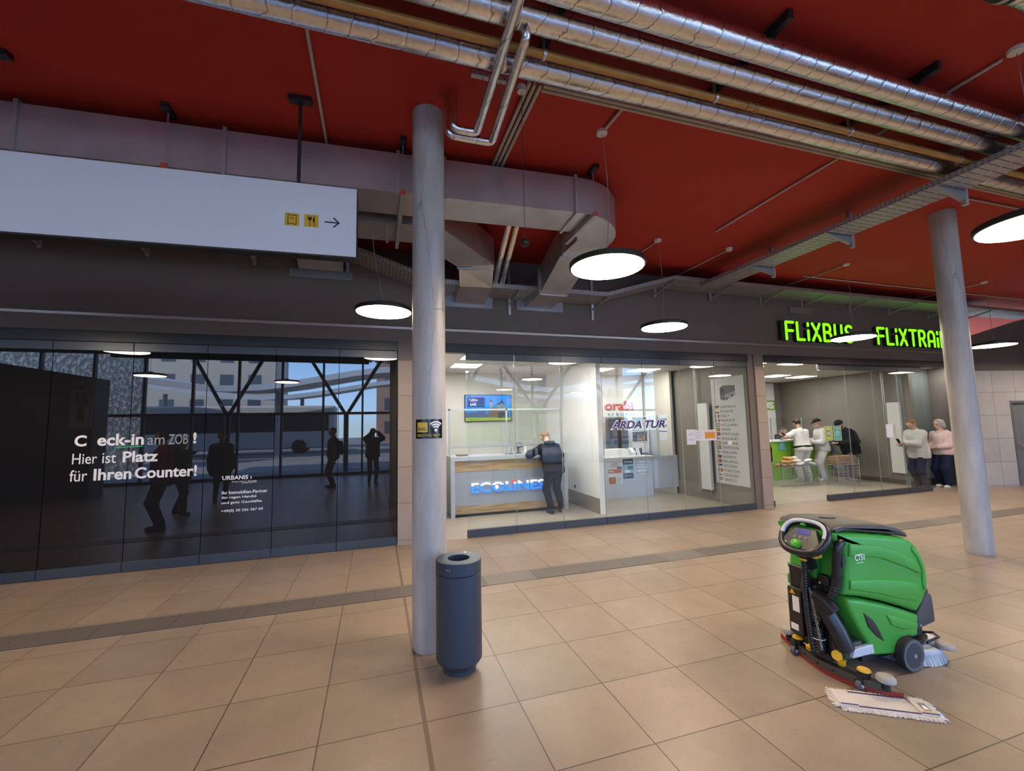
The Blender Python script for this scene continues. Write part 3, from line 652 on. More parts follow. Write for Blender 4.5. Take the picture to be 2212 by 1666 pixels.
# entrance canopy outside with corrugated underside and slanting struts
cn = thing('entrance_canopy', 'corrugated canopy outside the glazing on slanting steel struts', 'canopy', (4, -7, 4.6))
b = MB(); k = 0; x = -8.0
while x < 24: b.box(x, x+.13, -6.6, YF-.1, 4.72+.0, 4.80) if k % 2 else b.box(x, x+.13, -6.6, YF-.1, 4.78, 4.86); x += .13; k += 1
b.build('corrugated_deck', mat('corrugated_deck', (.34, .36, .38), .5, .5), cn)
M_strut = mat('strut_steel', (.05, .055, .06), .5)
for x in (-5.5, -1.2, 3.1, 7.4, 11.7):
    for dx in (-1.5, 1.5): MB().cyl((x, -5.4, 2.3), (x+dx, -6.3 if dx < 0 else -4.5, 4.74), .07, 12).build('strut', M_strut, cn, smooth=40)
    MB().cyl((x, -5.4, -.01), (x, -5.4, 2.4), .10, 14).build('post', M_strut, cn, smooth=40)
def wavy(x0, x1, yc, zc, label, dip):
    t = thing('platform_canopy', label, 'canopy', ((x0+x1)/2, yc, 0)); vs = []; n = 24
    for i in range(n+1):
        x = x0+(x1-x0)*i/n; z = zc+dip*math.cos(2*PI*(i/n)*2.0)*.5
        vs += [(x, yc-3, z+.3), (x, yc+3, z), (x, yc+3, z+.35), (x, yc-3, z+.65)]
    b = MB(); fs = [(0,1,2,3), (4*n+3, 4*n+2, 4*n+1, 4*n)]
    for i in range(n):
        o = 4*i
        for j in range(4): fs.append((o+j, o+4+j, o+4+(j+1) % 4, o+(j+1) % 4))
    b.add(vs, fs).build('roof_membrane', mat('membrane', (.62, .64, .66), .5), t, smooth=40)
    for i in range(5):
        x = x0+(x1-x0)*(i+.5)/5; MB().cyl((x, yc, 0), (x, yc, zc-.1), .16, 16).build('post', mat('canopy_post', (.35, .37, .4), .5), t, smooth=40)
wavy(-18, 22, -17, 4.6, 'wavy pale platform roof beyond the pavement, the nearer one', 1.3)
wavy(-22, 30, -29, 5.0, 'wavy pale platform roof beyond the pavement, the farther one', 1.6)
def block(x0, x1, y, h, m, label):
    t = thing('apartment_building', label, 'building', ((x0+x1)/2, y, 0)); MB().box(x0, x1, y-8, y, 0, h).build('wall', m, t); MB().box(x0-.3, x1+.3, y-8.3, y+.3, h, h+.5).build('roof', M_head, t)
    n = int((x1-x0)/3)
    for f in range(int(h/3)):
        for i in range(n): MB().box(x0+1+i*3, x0+2.4+i*3, y, y+.06, 1+f*3, 2.5+f*3).build('window', mat('far_window', (.08, .10, .13), .2), t)
block(-34, -12, -46, 12, mat('far_plaster', (.55, .50, .42), .8), 'pale apartment block mirrored at the left')
block(0, 36, -44, 12, mat('far_brick', (.42, .26, .19), .8), 'reddish apartment block at the right, enlarged to hide mirrored sky')  # widened and raised to screen bright sky from the shop glass reflections
def bus(x, y, m, label, word=None):
    t = thing('coach', label, 'bus', (x, y, 0)); MB().box(x-6, x+6, y-1.25, y+1.25, .35, 3.5).build('body', m, t, bevel=.15, seg=3); MB().box(x-5.8, x+5.6, y+1.25, y+1.27, 1.6, 2.9).build('window_band', M_head, t)
    for dx in (-4, 3.6):
        for s in (-1, 1): MB().cyl((x+dx, y+s*1.28, .5), (x+dx, y+s*1.0, .5), .5, 24).build('wheel', M_black, t, smooth=40)
bus(-9, -22.5, mat('coach_white', (.7, .7, .7), .4), 'white coach parked by the far platform')
bus(8, -22.5, mat('coach_green', (.16, .42, .03), .4), 'green coach parked by the far platform')
# ================================================================== SHOP INTERIORS
M_wallw = mat('shop_wall_white', (.60, .575, .53), .6)
M_taupe = mat('shop_wall_taupe', (.20, .175, .15), .5, var=.05, vscale=2)
M_skirt = mat('tile_skirting', (.23, .205, .18), .45)
def ceil_tiles():
    M, nt, b = nodes('ceiling_tiles'); g = G(nt); tc = g.n('ShaderNodeTexCoord'); sp = g.n('ShaderNodeSeparateXYZ'); g.l(tc.outputs['Object'], sp.inputs[0])
    a, _ = g.grid(sp.outputs[0], .3, .6, .006); c, _ = g.grid(sp.outputs[1], .2, .6, .006)
    g.l(g.mix(g.math('MAXIMUM', a, c), (.60, .585, .55), (.34, .33, .31)), b.inputs['Base Color']); b.inputs['Roughness'].default_value = .7; return M
M_ct = ceil_tiles(); ZS = 3.06
struct(MB().box(.97, 4.30, 7.12, 10.5, ZS, ZS+.05).build('ceiling_shop', M_ct)); struct(MB().box(4.30, 7.26, 7.12, 10.4, ZS, ZS+.05).build('ceiling_shop', M_ct))
struct(MB().box(7.40, 14.4, 7.12, 12, ZS, ZS+.05).build('ceiling_shop', M_ct))
struct(MB().box(.97, 7.3, YW, 10.5, -.02, .003).build('floor_shop', M_shopfloor)); struct(MB().box(7.66, 14.4, 7.2, 12, -.02, .003).build('floor_shop', M_shopfloor))
struct(MB().box(.85, .97, 7.45, 10.5, 0, 3.1).build('wall_shop_left', M_wallw))
struct(MB().box(.85, 4.2, 10.4, 10.5, 0, 3.1).build('wall_shop_back', M_wallw))
struct(MB().box(4.2, 4.30, 7.74, 10.4, 0, ZS).build('wall_partition', mat('partition_white', (.78, .775, .77), .5)))
struct(MB().box(4.185, 4.2, 7.76, 10.4, 0, .30).build('baseboard_partition', M_skirt)); struct(MB().box(.97, 4.2, 10.385, 10.4, 0, .1).build('baseboard_back', M_skirt))
struct(MB().box(4.30, 7.05, 10.25, 10.35, 0, ZS).build('wall_shop_back', M_wallw))
struct(MB().box(7.05, 7.12, 9.2, 10.35, 0, ZS).build('wall_shop_side', M_wallw))
struct(MB().box(7.215, 7.26, 7.0, 12, 0, ZS).build('wall_partition', M_taupe)); struct(MB().box(7.195, 7.215, 7.0, 10.3, 0, .32).build('baseboard_partition', M_skirt))
struct(MB().box(7.26, 7.66, 7.45, 12, 0, ZS).build('wall_partition', M_taupe))
struct(MB().box(7.66, 13.65, 11.75, 11.85, 0, ZS).build('wall_shop_back', M_taupe))
Mr = Matrix.Translation((13.27, 7.65, 0)) @ rotz(math.atan2(.35, 4.1)*-1)
struct(MB().box(0, .1, 0, 4.15, 0, ZS).xf(Mr).build('wall_shop_side', M_taupe)); struct(MB().box(-.015, 0, 0, 4.15, 0, .12).xf(Mr).build('baseboard_side', mat('dark_skirting', (.05, .047, .045), .5)))
struct(MB().box(13.27, 14.5, 7.80, 7.9, 0, ZS).build('wall_alcove', mat('frosted_panel', (.20, .225, .21), .25)))
hb = MB().box(13.55, 14.40, 7.66, 7.80, .0, .16).build('floor_heater', M_black, loc=(14, 7.7, 0)); tag(hb, 'low black box along the foot of the grey-green alcove wall', 'heater')
# ceiling light panels
M_pan = mat('panel_diffuser', (.9, .9, .88), .5, emit=(1.0, .95, .87), es=11.5); M_panf = mat('panel_frame', (.75, .75, .74), .5)
def panel(x, y, label, sx=.6, sy=.6):
    t = thing('ceiling_light', label, 'ceiling light', (x, y, ZS), 0, 'square light panels in the shop ceilings')
    MB().box(x, x+sx, y, y+sy, ZS-.010, ZS-.001).build('frame', M_panf, t); MB().box(x+.015, x+sx-.015, y+.015, y+sy-.015, ZS-.013, ZS-.010).build('diffuser', M_pan, t)
panel(1.52, 7.55, 'light panel in the left counter room, the one nearer the glass'); panel(1.52, 8.72, 'light panel in the left counter room, the one over the counter')
panel(2.05, 7.40, 'added unseen light panel behind the head rail of the left glass front'); panel(2.85, 7.40, 'added unseen light panel behind the head rail, beside the white partition')  # both hidden by the rail, added to brighten the white partition
panel(4.75, 8.9, 'light panel just right of the white partition'); panel(5.97, 8.83, 'light panel over the counter with the posters')
panel(7.80, 7.12, 'light panel nearest the stone pier in the right shop'); panel(8.9, 7.12, 'light panel second from the stone pier near the glass in the right shop')
panel(10.9, 9.5, 'light panel over the green counter, left one'); panel(12.05, 9.6, 'light panel over the green counter, right one'); panel(9.6, 9.5, 'light panel hidden over the end of the green counter')
panel(13.5, 7.16, 'light panel above the woman in the alcove', .6, .3); panel(10.9, 7.25, 'light panel above the sliding glass panels')

def split_z(mb, z):
    """cut a text mesh at height z -> (below, above)"""
    import bmesh
    out = []
    for keep_below in (True, False):
        me = bpy.data.meshes.new('t'); me.from_pydata(mb.v, [], mb.f); b = bmesh.new(); b.from_mesh(me)
        bmesh.ops.bisect_plane(b, geom=b.verts[:]+b.edges[:]+b.faces[:], plane_co=(0, 0, z), plane_no=(0, 0, 1), clear_outer=keep_below, clear_inner=not keep_below)
        bmesh.ops.holes_fill(b, edges=b.edges[:])
        b.verts.index_update(); x = MB(); x.add([tuple(v.co) for v in b.verts], [tuple(v.index for v in f.verts) for f in b.faces]); out.append(x); b.free(); bpy.data.meshes.remove(me)
    return out
# ------------------------------------------------------------------ left counter (blue lettering)
M_grey = mat('counter_grey', (.29, .32, .37), .45); M_gtop = mat('counter_top', (.40, .43, .48), .35)
def wood():
    M, nt, b = nodes('oak_veneer'); g = G(nt); tc = g.n('ShaderNodeTexCoord'); mp = g.n('ShaderNodeMapping'); mp.inputs['Scale'].default_value = (1.2, 4, 14); g.l(tc.outputs['Object'], mp.inputs[0])
    n = g.noise(mp.outputs[0], 1.7, 6, .65); g.l(g.ramp(n, (.3, (.20, .125, .065)), (.52, (.38, .26, .145)), (.75, (.50, .36, .21))), b.inputs['Base Color']); b.inputs['Roughness'].default_value = .45; return M
M_wood = wood()
ec = thing('reception_counter', 'grey and oak reception counter with glowing blue lettering', 'counter', (2.6, 8.5, 0))
MB().box(1.39, 3.86, 8.5, 9.2, 1.085, 1.17).build('worktop', M_gtop, ec, bevel=.004)
MB().box(1.39, 1.47, 8.5, 9.2, .003, 1.085).build('end_panel', M_gtop, ec); MB().box(3.78, 3.86, 8.5, 9.2, .003, 1.085).build('end_panel', M_gtop, ec)
MB().box(1.47, 3.78, 8.53, 8.56, .878, 1.085).build('oak_band', M_wood, ec); MB().box(1.47, 3.78, 8.535, 8.56, .215, .878).build('front_panel', M_grey, ec); MB().box(1.47, 3.78, 8.53, 8.56, .06, .215).build('oak_band', M_wood, ec)
MB().box(1.47, 3.78, 8.58, 8.62, .003, .06).build('plinth', M_black, ec)
tx = text_mb('ECOLINES', width=1.54, height=.19, offset=.014, extrude=.02, space=1.02); lo, hi = split_z(tx, .135)
M_blue = mat('sign_blue', (.02, .14, .6), .4, emit=(.01, .16, 1.0), es=.75); M_signw = mat('sign_white_glow', (.9, .9, .9), .4, emit=(.85, .92, 1.0), es=.6)
put(lo, (1.80, 8.53, .455)).build('sign_letters', M_blue, ec); put(hi, (1.80, 8.53, .455)).build('sign_letters', M_signw, ec)
MB().box(2.635, 2.715, 8.505, 8.532, .628, .655).build('red_dot', mat('sign_red', (.7, .05, .05), .4, emit=(.9, .06, .05), es=.4), ec)
MB().sphere((2.315, 8.513, .545), .035, 14, (1, .4, 1.1)).build('drop_shape', M_signw, ec, smooth=60)
gsn = thing('glass_screen', 'framed glass screen standing on the reception counter', 'screen', (2.6, 8.62, 1.17))
M_alu = mat('anodised_frame', (.42, .45, .49), .35, .6)
for x in (1.37, 2.555, 3.775): MB().box(x, x+.032, 8.60, 8.635, 1.17, 2.115).build('post', M_alu, gsn)
MB().box(1.37, 3.807, 8.60, 8.635, 2.085, 2.118).build('top_bar', M_alu, gsn); MB().box(1.40, 3.78, 8.605, 8.63, 1.335, 1.36).build('middle_bar', M_alu, gsn)
MB().box(1.40, 2.556, 8.612, 8.620, 1.36, 2.086).build('glass_pane', M_glass, gsn); MB().box(2.586, 3.776, 8.612, 8.620, 1.36, 2.086).build('glass_pane', M_glass, gsn)
sd2 = thing('side_gate', 'pale framed gate between the counter and the left wall', 'gate', (1.2, 8.6, 0))
for x in (1.0, 1.29): MB().box(x, x+.03, 8.6, 8.63, .003, 2.10).build('post', M_alu, sd2)
for z in (.05, .98, 2.08): MB().box(1.0, 1.32, 8.6, 8.63, z, z+.03).build('rail', M_alu, sd2)
MB().box(1.03, 1.29, 8.61, 8.62, .08, .98).build('panel', mat('pale_blue_panel', (.42, .47, .55), .4), sd2); MB().box(1.03, 1.29, 8.61, 8.618, 1.01, 2.08).build('glass_pane', M_glass, sd2)
# things on the counter
Z1 = 1.17
o = MB().lathe([(.02, Z1), (.085, Z1), (.085, Z1+.012), (.012, Z1+.02), (.010, Z1+.05)], (2.89, 8.85, 0), 24).build('fan_base', M_black) ; COL.objects.unlink(o); bpy.data.objects.remove(o)
fn = thing('desk_fan', 'round black desk fan on the counter', 'fan', (2.89, 8.85, Z1))
MB().lathe([(.075, Z1), (.08, Z1+.012), (.014, Z1+.022), (.012, Z1+.05)], (2.89, 8.85, 0), 24).build('base', M_black, fn, smooth=40)
b = MB()
for r in (.105, .075, .045): b.tube([(2.89+r*math.cos(2*PI*i/28), 8.80, Z1+.125+r*math.sin(2*PI*i/28)) for i in range(28)], .004, 6, closed=True)
for i in range(10): b.bar((2.89, 8.80, Z1+.125), (2.89+.105*math.cos(2*PI*i/10), 8.80, Z1+.125+.105*math.sin(2*PI*i/10)), .003, .003)
b.build('guard', M_black, fn); b = MB()
for i in range(3):
    a = 2*PI*i/3+.4; b.prism([(2.89+.02*math.cos(a), Z1+.125+.02*math.sin(a)), (2.89+.085*math.cos(a-.35), Z1+.125+.085*math.sin(a-.35)), (2.89+.09*math.cos(a+.35), Z1+.125+.09*math.sin(a+.35))], 8.815, 8.82)
b.build('blades', M_black, fn); MB().cyl((2.89, 8.83, Z1+.125), (2.89, 8.90, Z1+.125), .03, 16).box(2.882, 2.898, 8.86, 8.875, Z1+.04, Z1+.12).build('motor', M_black, fn)
bt = thing('bottle', 'clear plastic bottle beside the desk fan', 'bottle', (3.03, 8.78, Z1)); MB().lathe([(.028, Z1), (.031, Z1+.02), (.031, Z1+.12), (.012, Z1+.155), (.012, Z1+.168)], (3.03, 8.78, 0), 20).build('body', mat('bottle_plastic', (.72, .73, .72), .2), bt, smooth=40); MB().lathe([(.014, Z1+.168), (.014, Z1+.185)], (3.03, 8.78, 0), 16).build('cap', M_white, bt)
for k, x in enumerate((2.605, 2.70)):
    t = thing('card_stand', ('left' if k == 0 else 'right')+' one of two slim black card stands on the counter', 'stand', (x, 8.75, Z1)); MB().box(x-.035, x+.035, 8.72, 8.78, Z1, Z1+.012).build('foot', M_black, t)
    MB().bar((x-.02, 8.75, Z1+.012), (x, 8.75, Z1+.13), .005, .005).bar((x+.02, 8.75, Z1+.012), (x, 8.75, Z1+.13), .005, .005).build('arms', M_black, t)
wb = thing('wire_basket', 'small black wire basket on the counter', 'basket', (3.22, 8.78, Z1)); b = MB()
for z in (0.003, .03, .06): b.tube([(3.08, 8.70, Z1+z), (3.36, 8.70, Z1+z), (3.36, 8.88, Z1+z), (3.08, 8.88, Z1+z)], .003, 6, closed=True)
for i in range(8): b.cyl((3.08+.04*i, 8.70, Z1), (3.08+.04*i, 8.70, Z1+.06+.03*math.sin(PI*i/7)), .003, 6)
b.tube([(3.08+.28*i/10, 8.70, Z1+.06+.03*math.sin(PI*i/10)) for i in range(11)], .004, 6); b.build('wires', M_black, wb)
tr = tag(MB().box(1.56, 1.78, 8.72, 8.9, Z1, Z1+.035).build('document_tray', mat('tray_taupe', (.22, .19, .16), .5), loc=(1.67, 8.8, Z1), bevel=.006), 'flat brown tray at the left end of the counter', 'tray')
# wall screen
tv = thing('wall_screen', 'wide screen on the wall showing a blue sky over an old town', 'screen', (2.63, 10.4, 2.2))
MB().box(2.04, 3.22, 10.345, 10.40, 1.875, 2.53).build('casing', M_black, tv, bevel=.004)
def em(n, c, s=1.0): return mat('screen_'+n, (0, 0, 0), .5, emit=c, es=s*.5)
E_sky = em('sky', (.01, .27, .95), .9); E_box = em('box', (.02, .035, .30), .8); E_wht = em('white', (.75, .85, .95), .9); E_roof = em('roof', (.07, .06, .09), .8); E_wall = em('stone', (.24, .15, .14), .8); E_grn = em('green', (.38, .50, .06), .9); E_low = em('houses', (.10, .14, .34), .8); E_twr = em('tower', (.38, .34, .42), .9); E_roofb = em('lit_roof', (.20, .28, .42), .8)
def P2(u, v): return (2.055+1.15*u, 1.89+.625*v)
def scr(n, m, pts, d): MB().prism([P2(*p) for p in pts], 10.344-d*.0012-.001, 10.344-d*.0012).build(n, m, tv)
scr('sky_image', E_sky, [(0, .1), (1, .1), (1, 1), (0, 1)], 0); scr('lawn_strip', E_grn, [(0, 0), (1, 0), (1, .12), (0, .13)], 1)
scr('houses_image', E_low, [(0, .13), (.5, .13), (.5, .22), (.43, .26), (.43, .37), (.27, .39), (.25, .33), (.1, .36), (.08, .30), (0, .34)], 1)
scr('tower_image', E_twr, [(.535, .5), (.575, .5), (.578, .75), (.535, .75)], 1); scr('tower_roof', E_roof, [(.525, .74), (.588, .74), (.555, .87)], 2)
scr('church_wall', E_wall, [(.45, .13), (.97, .13), (.93, .5), (.86, .62), (.56, .50), (.52, .38), (.46, .24)], 2); scr('church_roof', E_roof, [(.54, .49), (.78, .76), (.80, .86), (.82, .76), (.90, .55), (.80, .60), (.70, .62)], 3); scr('lit_roof_image', E_roofb, [(.70, .56), (.80, .70), (.87, .60), (.93, .48), (.85, .42), (.72, .40)], 4)
scr('price_box', E_box, [(.04, .53), (.42, .53), (.42, .92), (.04, .92)], 2); scr('coach_image', E_roof, [(.72, .10), (.93, .12), (.93, .33), (.72, .34)], 4)
for s, u, v, wd, ht in (('Tallinn', .07, .77, .20, .10), ('64€', .10, .58, .14, .12), ('ECOLINES', .08, .035, .10, .03), ('INFO', .21, .035, .05, .03)):
    x, z = P2(u, v); put(text_mb(s, width=1.15*wd, height=.625*ht, offset=.015, extrude=.001), (x, 10.3385, z)).build('screen_text', E_wht if ht > .05 else E_roof, tv)
so = MB().box(4.196, 4.2, 8.84, 8.91, .36, .43).build('wall_socket', M_black, loc=(4.2, 8.87, .4)); tag(so, 'small dark wall socket low on the white partition', 'socket')
# ------------------------------------------------------------------ second counter with posters
M_cw = mat('counter_pale', (.50, .545, .61), .45)
dc = thing('service_counter', 'pale counter with three posters on its front', 'counter', (5.4, 9.2, 0))
MB().box(4.45, 6.44, 9.2, 9.24, .003, .93).build('front_panel', M_cw, dc); MB().box(4.45, 6.46, 9.18, 9.75, .93, .962).build('worktop', M_white, dc, bevel=.003); MB().box(6.40, 6.44, 9.24, 9.72, .003, .93).build('end_panel', M_cw, dc)
fd = thing('counter_flap', 'pale hinged flap closing the gap right of the counter', 'gate', (6.47, 9.21, .15)); MB().box(6.475, 7.19, 9.205, 9.23, .17, .945).build('door_panel', M_cw, fd, bevel=.003)
for z in (.28, .85): MB().box(6.435, 6.49, 9.19, 9.205, z-.05, z+.05).build('hinge', M_steel, fd)
def poster(name, label, parts, loc, cat='poster'):
    t = thing(name, label, cat, loc)
    for k, (n, m, x0, x1, z0, z1) in enumerate(parts): MB().box(x0, x1, loc[1]-.0015-.0012*k, loc[1]-.0012*max(0, k-.0), z0, z1).build(n, m, t)
    return t
def words(t, y, items, m):
    for s, x, z, wd, ht in items: put(text_mb(s, width=wd, height=ht, offset=.008, extrude=.001), (x, y, z)).build('lettering', m, t)
M_paper = mat('paper_white', (.66, .70, .76), .6); M_org = mat('poster_orange', (.50, .17, .06), .5); M_teal = mat('poster_teal', (.025, .075, .10), .5); M_lb = mat('poster_light_blue', (.30, .48, .58), .5); M_ink = mat('ink_blue', (.045, .06, .13), .6); M_pblu = mat('print_blue', (.05, .16, .42), .5); M_inkr = mat('ink_brown', (.20, .07, .05), .6)
p = poster('poster', 'orange and white poster with a building photo, leftmost on the pale counter', [('sheet', M_paper, 5.22, 5.60, .335, .90), ('orange_band', M_org, 5.225, 5.58, .585, .68), ('photo', mat('poster_amber', (.42, .17, .05), .5, var=.5, vscale=14), 5.23, 5.42, .34, .50), ('dark_tag', M_teal, 5.46, 5.59, .69, .725)], (5.4, 9.2, .335))
words(p, 9.1945, [('PRODAJA KARATA', 5.225, .835, .36, .03), ('ZA BOSNU', 5.30, .785, .20, .03), ('I HERCEGOVINU', 5.245, .735, .31, .03)], M_inkr); words(p, 9.1925, [('Moj', 5.25, .60, .11, .055)], M_prnw); words(p, 9.1945, [('karta', 5.45, .47, .11, .02), ('telefon', 5.45, .43, .12, .02), ('adresa', 5.45, .39, .10, .02)], M_ink)
p = poster('poster', 'dark teal poster with a white coach, middle one on the pale counter', [('sheet', M_teal, 5.625, 5.905, .445, .905), ('photo', M_lb, 5.63, 5.90, .57, .775), ('hill', mat('poster_green', (.07, .16, .15), .5), 5.75, 5.90, .66, .74), ('coach_shape', M_prnw, 5.67, 5.80, .585, .645)], (5.76, 9.2, .445))
words(p, 9.1925, [('Gromota', 5.66, .825, .21, .045), ('linije', 5.65, .535, .08, .018), ('autobusne karte', 5.65, .505, .20, .018), ('info', 5.65, .475, .06, .018)], M_prnw)
p = thing('poster', 'round pale travel poster, rightmost on the pale counter', 'poster', (6.16, 9.2, .5)); MB().prism([(6.15+.185*math.cos(2*PI*i/36), .685+.19*math.sin(2*PI*i/36)) for i in range(36)], 9.197, 9.1995).build('disc', mat('disc_grey_blue', (.40, .46, .55), .5), p); MB().prism([(6.15+.165*math.cos(2*PI*i/36), .685+.17*math.sin(2*PI*i/36)) for i in range(36)], 9.195, 9.197).build('disc_face', M_paper, p)
words(p, 9.194, [('Centrotrans', 5.96, .77, .34, .05)], M_pblu); words(p, 9.194, [('PRODAJA KARATA', 5.97, .715, .33, .03), ('Njemačka - BiH', 5.97, .64, .34, .045), ('Q.centrot.de', 5.99, .555, .30, .035)], M_ink)
pb = thing('paper_box', 'white printer-like box on the pale counter', 'box', (5.6, 9.4, .962)); MB().hexa([(5.34, 9.3, .963), (5.86, 9.3, .963), (5.86, 9.6, .963), (5.34, 9.6, .963), (5.36, 9.34, 1.14), (5.86, 9.34, 1.14), (5.86, 9.6, 1.14), (5.36, 9.6, 1.14)]).build('box_body', M_white, pb, bevel=.006); MB().box(5.60, 5.64, 9.318, 9.326, 1.02, 1.03).build('badge', M_ink, pb)
ph = thing('magazine_holder', 'white slanted magazine holder on the pale counter', 'holder', (6.0, 9.4, .962)); MB().prism([(9.3, .963), (9.5, .963), (9.5, 1.15), (9.44, 1.15), (9.3, 1.05)], 5.96, 6.06, 'x').build('side', M_white, ph)
lf = thing('leaflet', 'printed leaflet leaning upright on the pale counter', 'leaflet', (6.2, 9.4, .962)); MB().obox((6.20, 9.42, 1.05), (.10, .004, .19), Matrix.Rotation(-.2, 3, 'Y') @ Matrix.Rotation(-.15, 3, 'X')).build('sheet', M_paper, lf)
bk = thing('black_printer', 'dark printer behind the leaflet', 'printer', (6.2, 9.6, .962)); MB().box(6.09, 6.38, 9.5, 9.72, .963, 1.13).build('printer_body', M_black, bk, bevel=.01); MB().box(6.10, 6.17, 9.49, 9.5, 1.02, 1.07).build('paper_slot', M_white, bk)
# back wall of that room
M_dgl = mat('smoked_panel', (.045, .043, .042), .18)
dp = tag(MB().box(5.75, 6.405, 10.14, 10.17, .96, 1.895).build('smoked_panel', M_dgl, loc=(6, 10.15, 1)), 'dark smoked panel on the back wall beneath the red lettering', 'panel')
su = thing('shelf_unit', 'white open shelf unit to the right of the smoked panel', 'shelf', (6.65, 10.1, .9))
for x in (6.40, 6.90): MB().box(x, x+.022, 9.98, 10.24, .93, 1.95).build('side', M_white, su)
for z in (1.27, 1.55, 1.93): MB().box(6.42, 6.90, 9.99, 10.24, z-.02, z).build('shelf', M_white, su)
MB().box(6.42, 6.90, 10.22, 10.24, .93, 1.95).build('back', mat('shelf_back', (.30, .28, .26), .6), su); MB().box(6.43, 6.89, 9.985, 10.0, .97, 1.24).build('cabinet_door', M_white, su); MB().sphere((6.66, 9.97, 1.16), .014, 12).build('knob', M_steel, su)
kb = thing('wooden_sign', 'brown block with cut letters on the shelf', 'sign', (6.74, 10.05, 1.27)); MB().box(6.60, 6.89, 10.03, 10.10, 1.272, 1.455).build('block', mat('brown_board', (.13, .065, .03), .5), kb); put(text_mb('KOR', width=.25, height=.13, offset=.02, extrude=.006), (6.615, 10.03, 1.295)).build('lettering', M_wood, kb)
oc = tag(MB().box(7.0, 7.05, 9.72, 10.2, .9, 1.95).build('wall_panel', mat('pale_green_panel', (.46, .49, .46), .4), loc=(7.05, 10, 1)), 'pale narrow panel in the corner beside the shelf unit', 'panel')
ob = thing('wall_lettering', 'red outlined company lettering on a pale board on the back wall', 'sign', (6, 10.25, 1.9)); MB().box(5.05, 6.85, 10.225, 10.25, 1.93, 2.45).build('board', mat('board_pale', (.62, .63, .62), .4), ob)
ybd = 10.222
put(text_mb('orabi', width=.90, height=.27, offset=.075, extrude=.002), (5.76, ybd, 2.09)).build('outline', mat('outline_dark', (.10, .05, .04), .5), ob); put(text_mb('orabi', width=.88, height=.255, offset=.055, extrude=.002), (5.77, ybd-.003, 2.098)).build('outline_inner', M_prnw, ob); put(text_mb('orabi', width=.86, height=.24, offset=.03, extrude=.002), (5.78, ybd-.006, 2.105)).build('lettering', mat('letter_red', (.48, .07, .045), .5), ob)
put(text_mb('SEBÜRO', width=.80, height=.075, offset=.015, extrude=.002, space=1.7), (5.86, ybd, 1.965)).build('lettering', M_pblu, ob)
cl = thing('wall_calendar', 'long three-month calendar on the white side wall', 'calendar', (7.05, 9.55, 1.3)); MB().box(7.044, 7.05, 9.37, 9.68, 1.30, 1.96).build('sheet', M_paper, cl)
for z0, z1 in ((1.52, 1.545), (1.66, 1.70), (1.81, 1.86)): MB().box(7.041, 7.044, 9.37, 9.68, z0, z1).build('band', M_pblu, cl)
# lettering on the glass
at = thing('window_lettering', 'dark blue lettering with white outline on the clear glass', 'lettering', (4.05, YW, 1.66))
for txt, x0, wd in (('ARDA', 4.03, .68), ('TUR', 4.73, .49)):
    put(text_mb(txt, width=wd, height=.178, offset=.065, extrude=.001, shear=.28), (x0, YW+.019, 1.650)).build('outline', mat('outline_white', (.80, .80, .84), .5), at); put(text_mb(txt, width=wd-.045, height=.145, offset=.03, extrude=.001, shear=.28), (x0+.024, YW+.0175, 1.667)).build('letters', mat('letter_navy', (.035, .03, .17), .45), at)
M_let = mat('vinyl_white', (.78, .77, .80), .5)
wl = thing('window_lettering', 'large white German slogan on the dark film window', 'lettering', (-3.68, YW, 1.2)); yl = YW+.029
def ltr(s, x, z, wd, ht, off, m=None): put(text_mb(s, width=wd, height=ht, offset=off, extrude=.0008), (x, yl, z)).build('lettering', m or M_let, wl)
ltr('C', -3.675, 1.615, .125, .145, .03); ltr('eck-in', -3.44, 1.615, .50, .155, .028); ltr('am', -2.90, 1.612, .19, .095, .0, mat('vinyl_thin', (.30, .33, .36), .5)); ltr('ZOB', -2.665, 1.612, .22, .135, .0, mat('vinyl_thin', (.30, .33, .36), .5)); ltr('!', -2.385, 1.615, .04, .15, .03)
ltr('Hier', -3.685, 1.392, .255, .135, .002); ltr('ist', -3.375, 1.392, .145, .132, .002); ltr('Platz', -3.16, 1.392, .385, .145, .028); ltr('für', -3.70, 1.175, .18, .145, .002); ltr('Ihren', -3.455, 1.175, .40, .15, .026); ltr('Counter!', -3.02, 1.175, .695, .15, .026)
b = MB().bar((-3.25, yl-.001, 1.588), (-2.95, yl-.001, 1.600), .0012, .012); b.build('green_stroke', mat('vinyl_green', (.03, .45, .12), .5), wl)
w2 = thing('window_lettering', 'small white company text on the dark film window', 'lettering', (-2.02, YW, .66))
for s, x, z, wd, ht, off in (('URBANIS ›', -2.02, 1.10, .36, .058, .02), ('Bringt Leben in die Stadt', -1.90, 1.058, .30, .026, 0), ('Ihr Immobilien-Partner', -2.02, .905, .56, .045, .015), ('für regen Handel', -2.02, .835, .42, .045, .015), ('und gute Geschäfte.', -2.02, .765, .50, .045, .015), ('+49(0) 30 256 367 60', -2.02, .655, .51, .045, .015)):
    put(text_mb(s, width=wd, height=ht, offset=off, extrude=.0008), (x, yl, z)).build('lettering', M_let, w2)
MB().bar((-1.78, yl-.001, 1.048), (-1.60, yl-.001, 1.056), .001, .006).build('underline', M_let, w2)
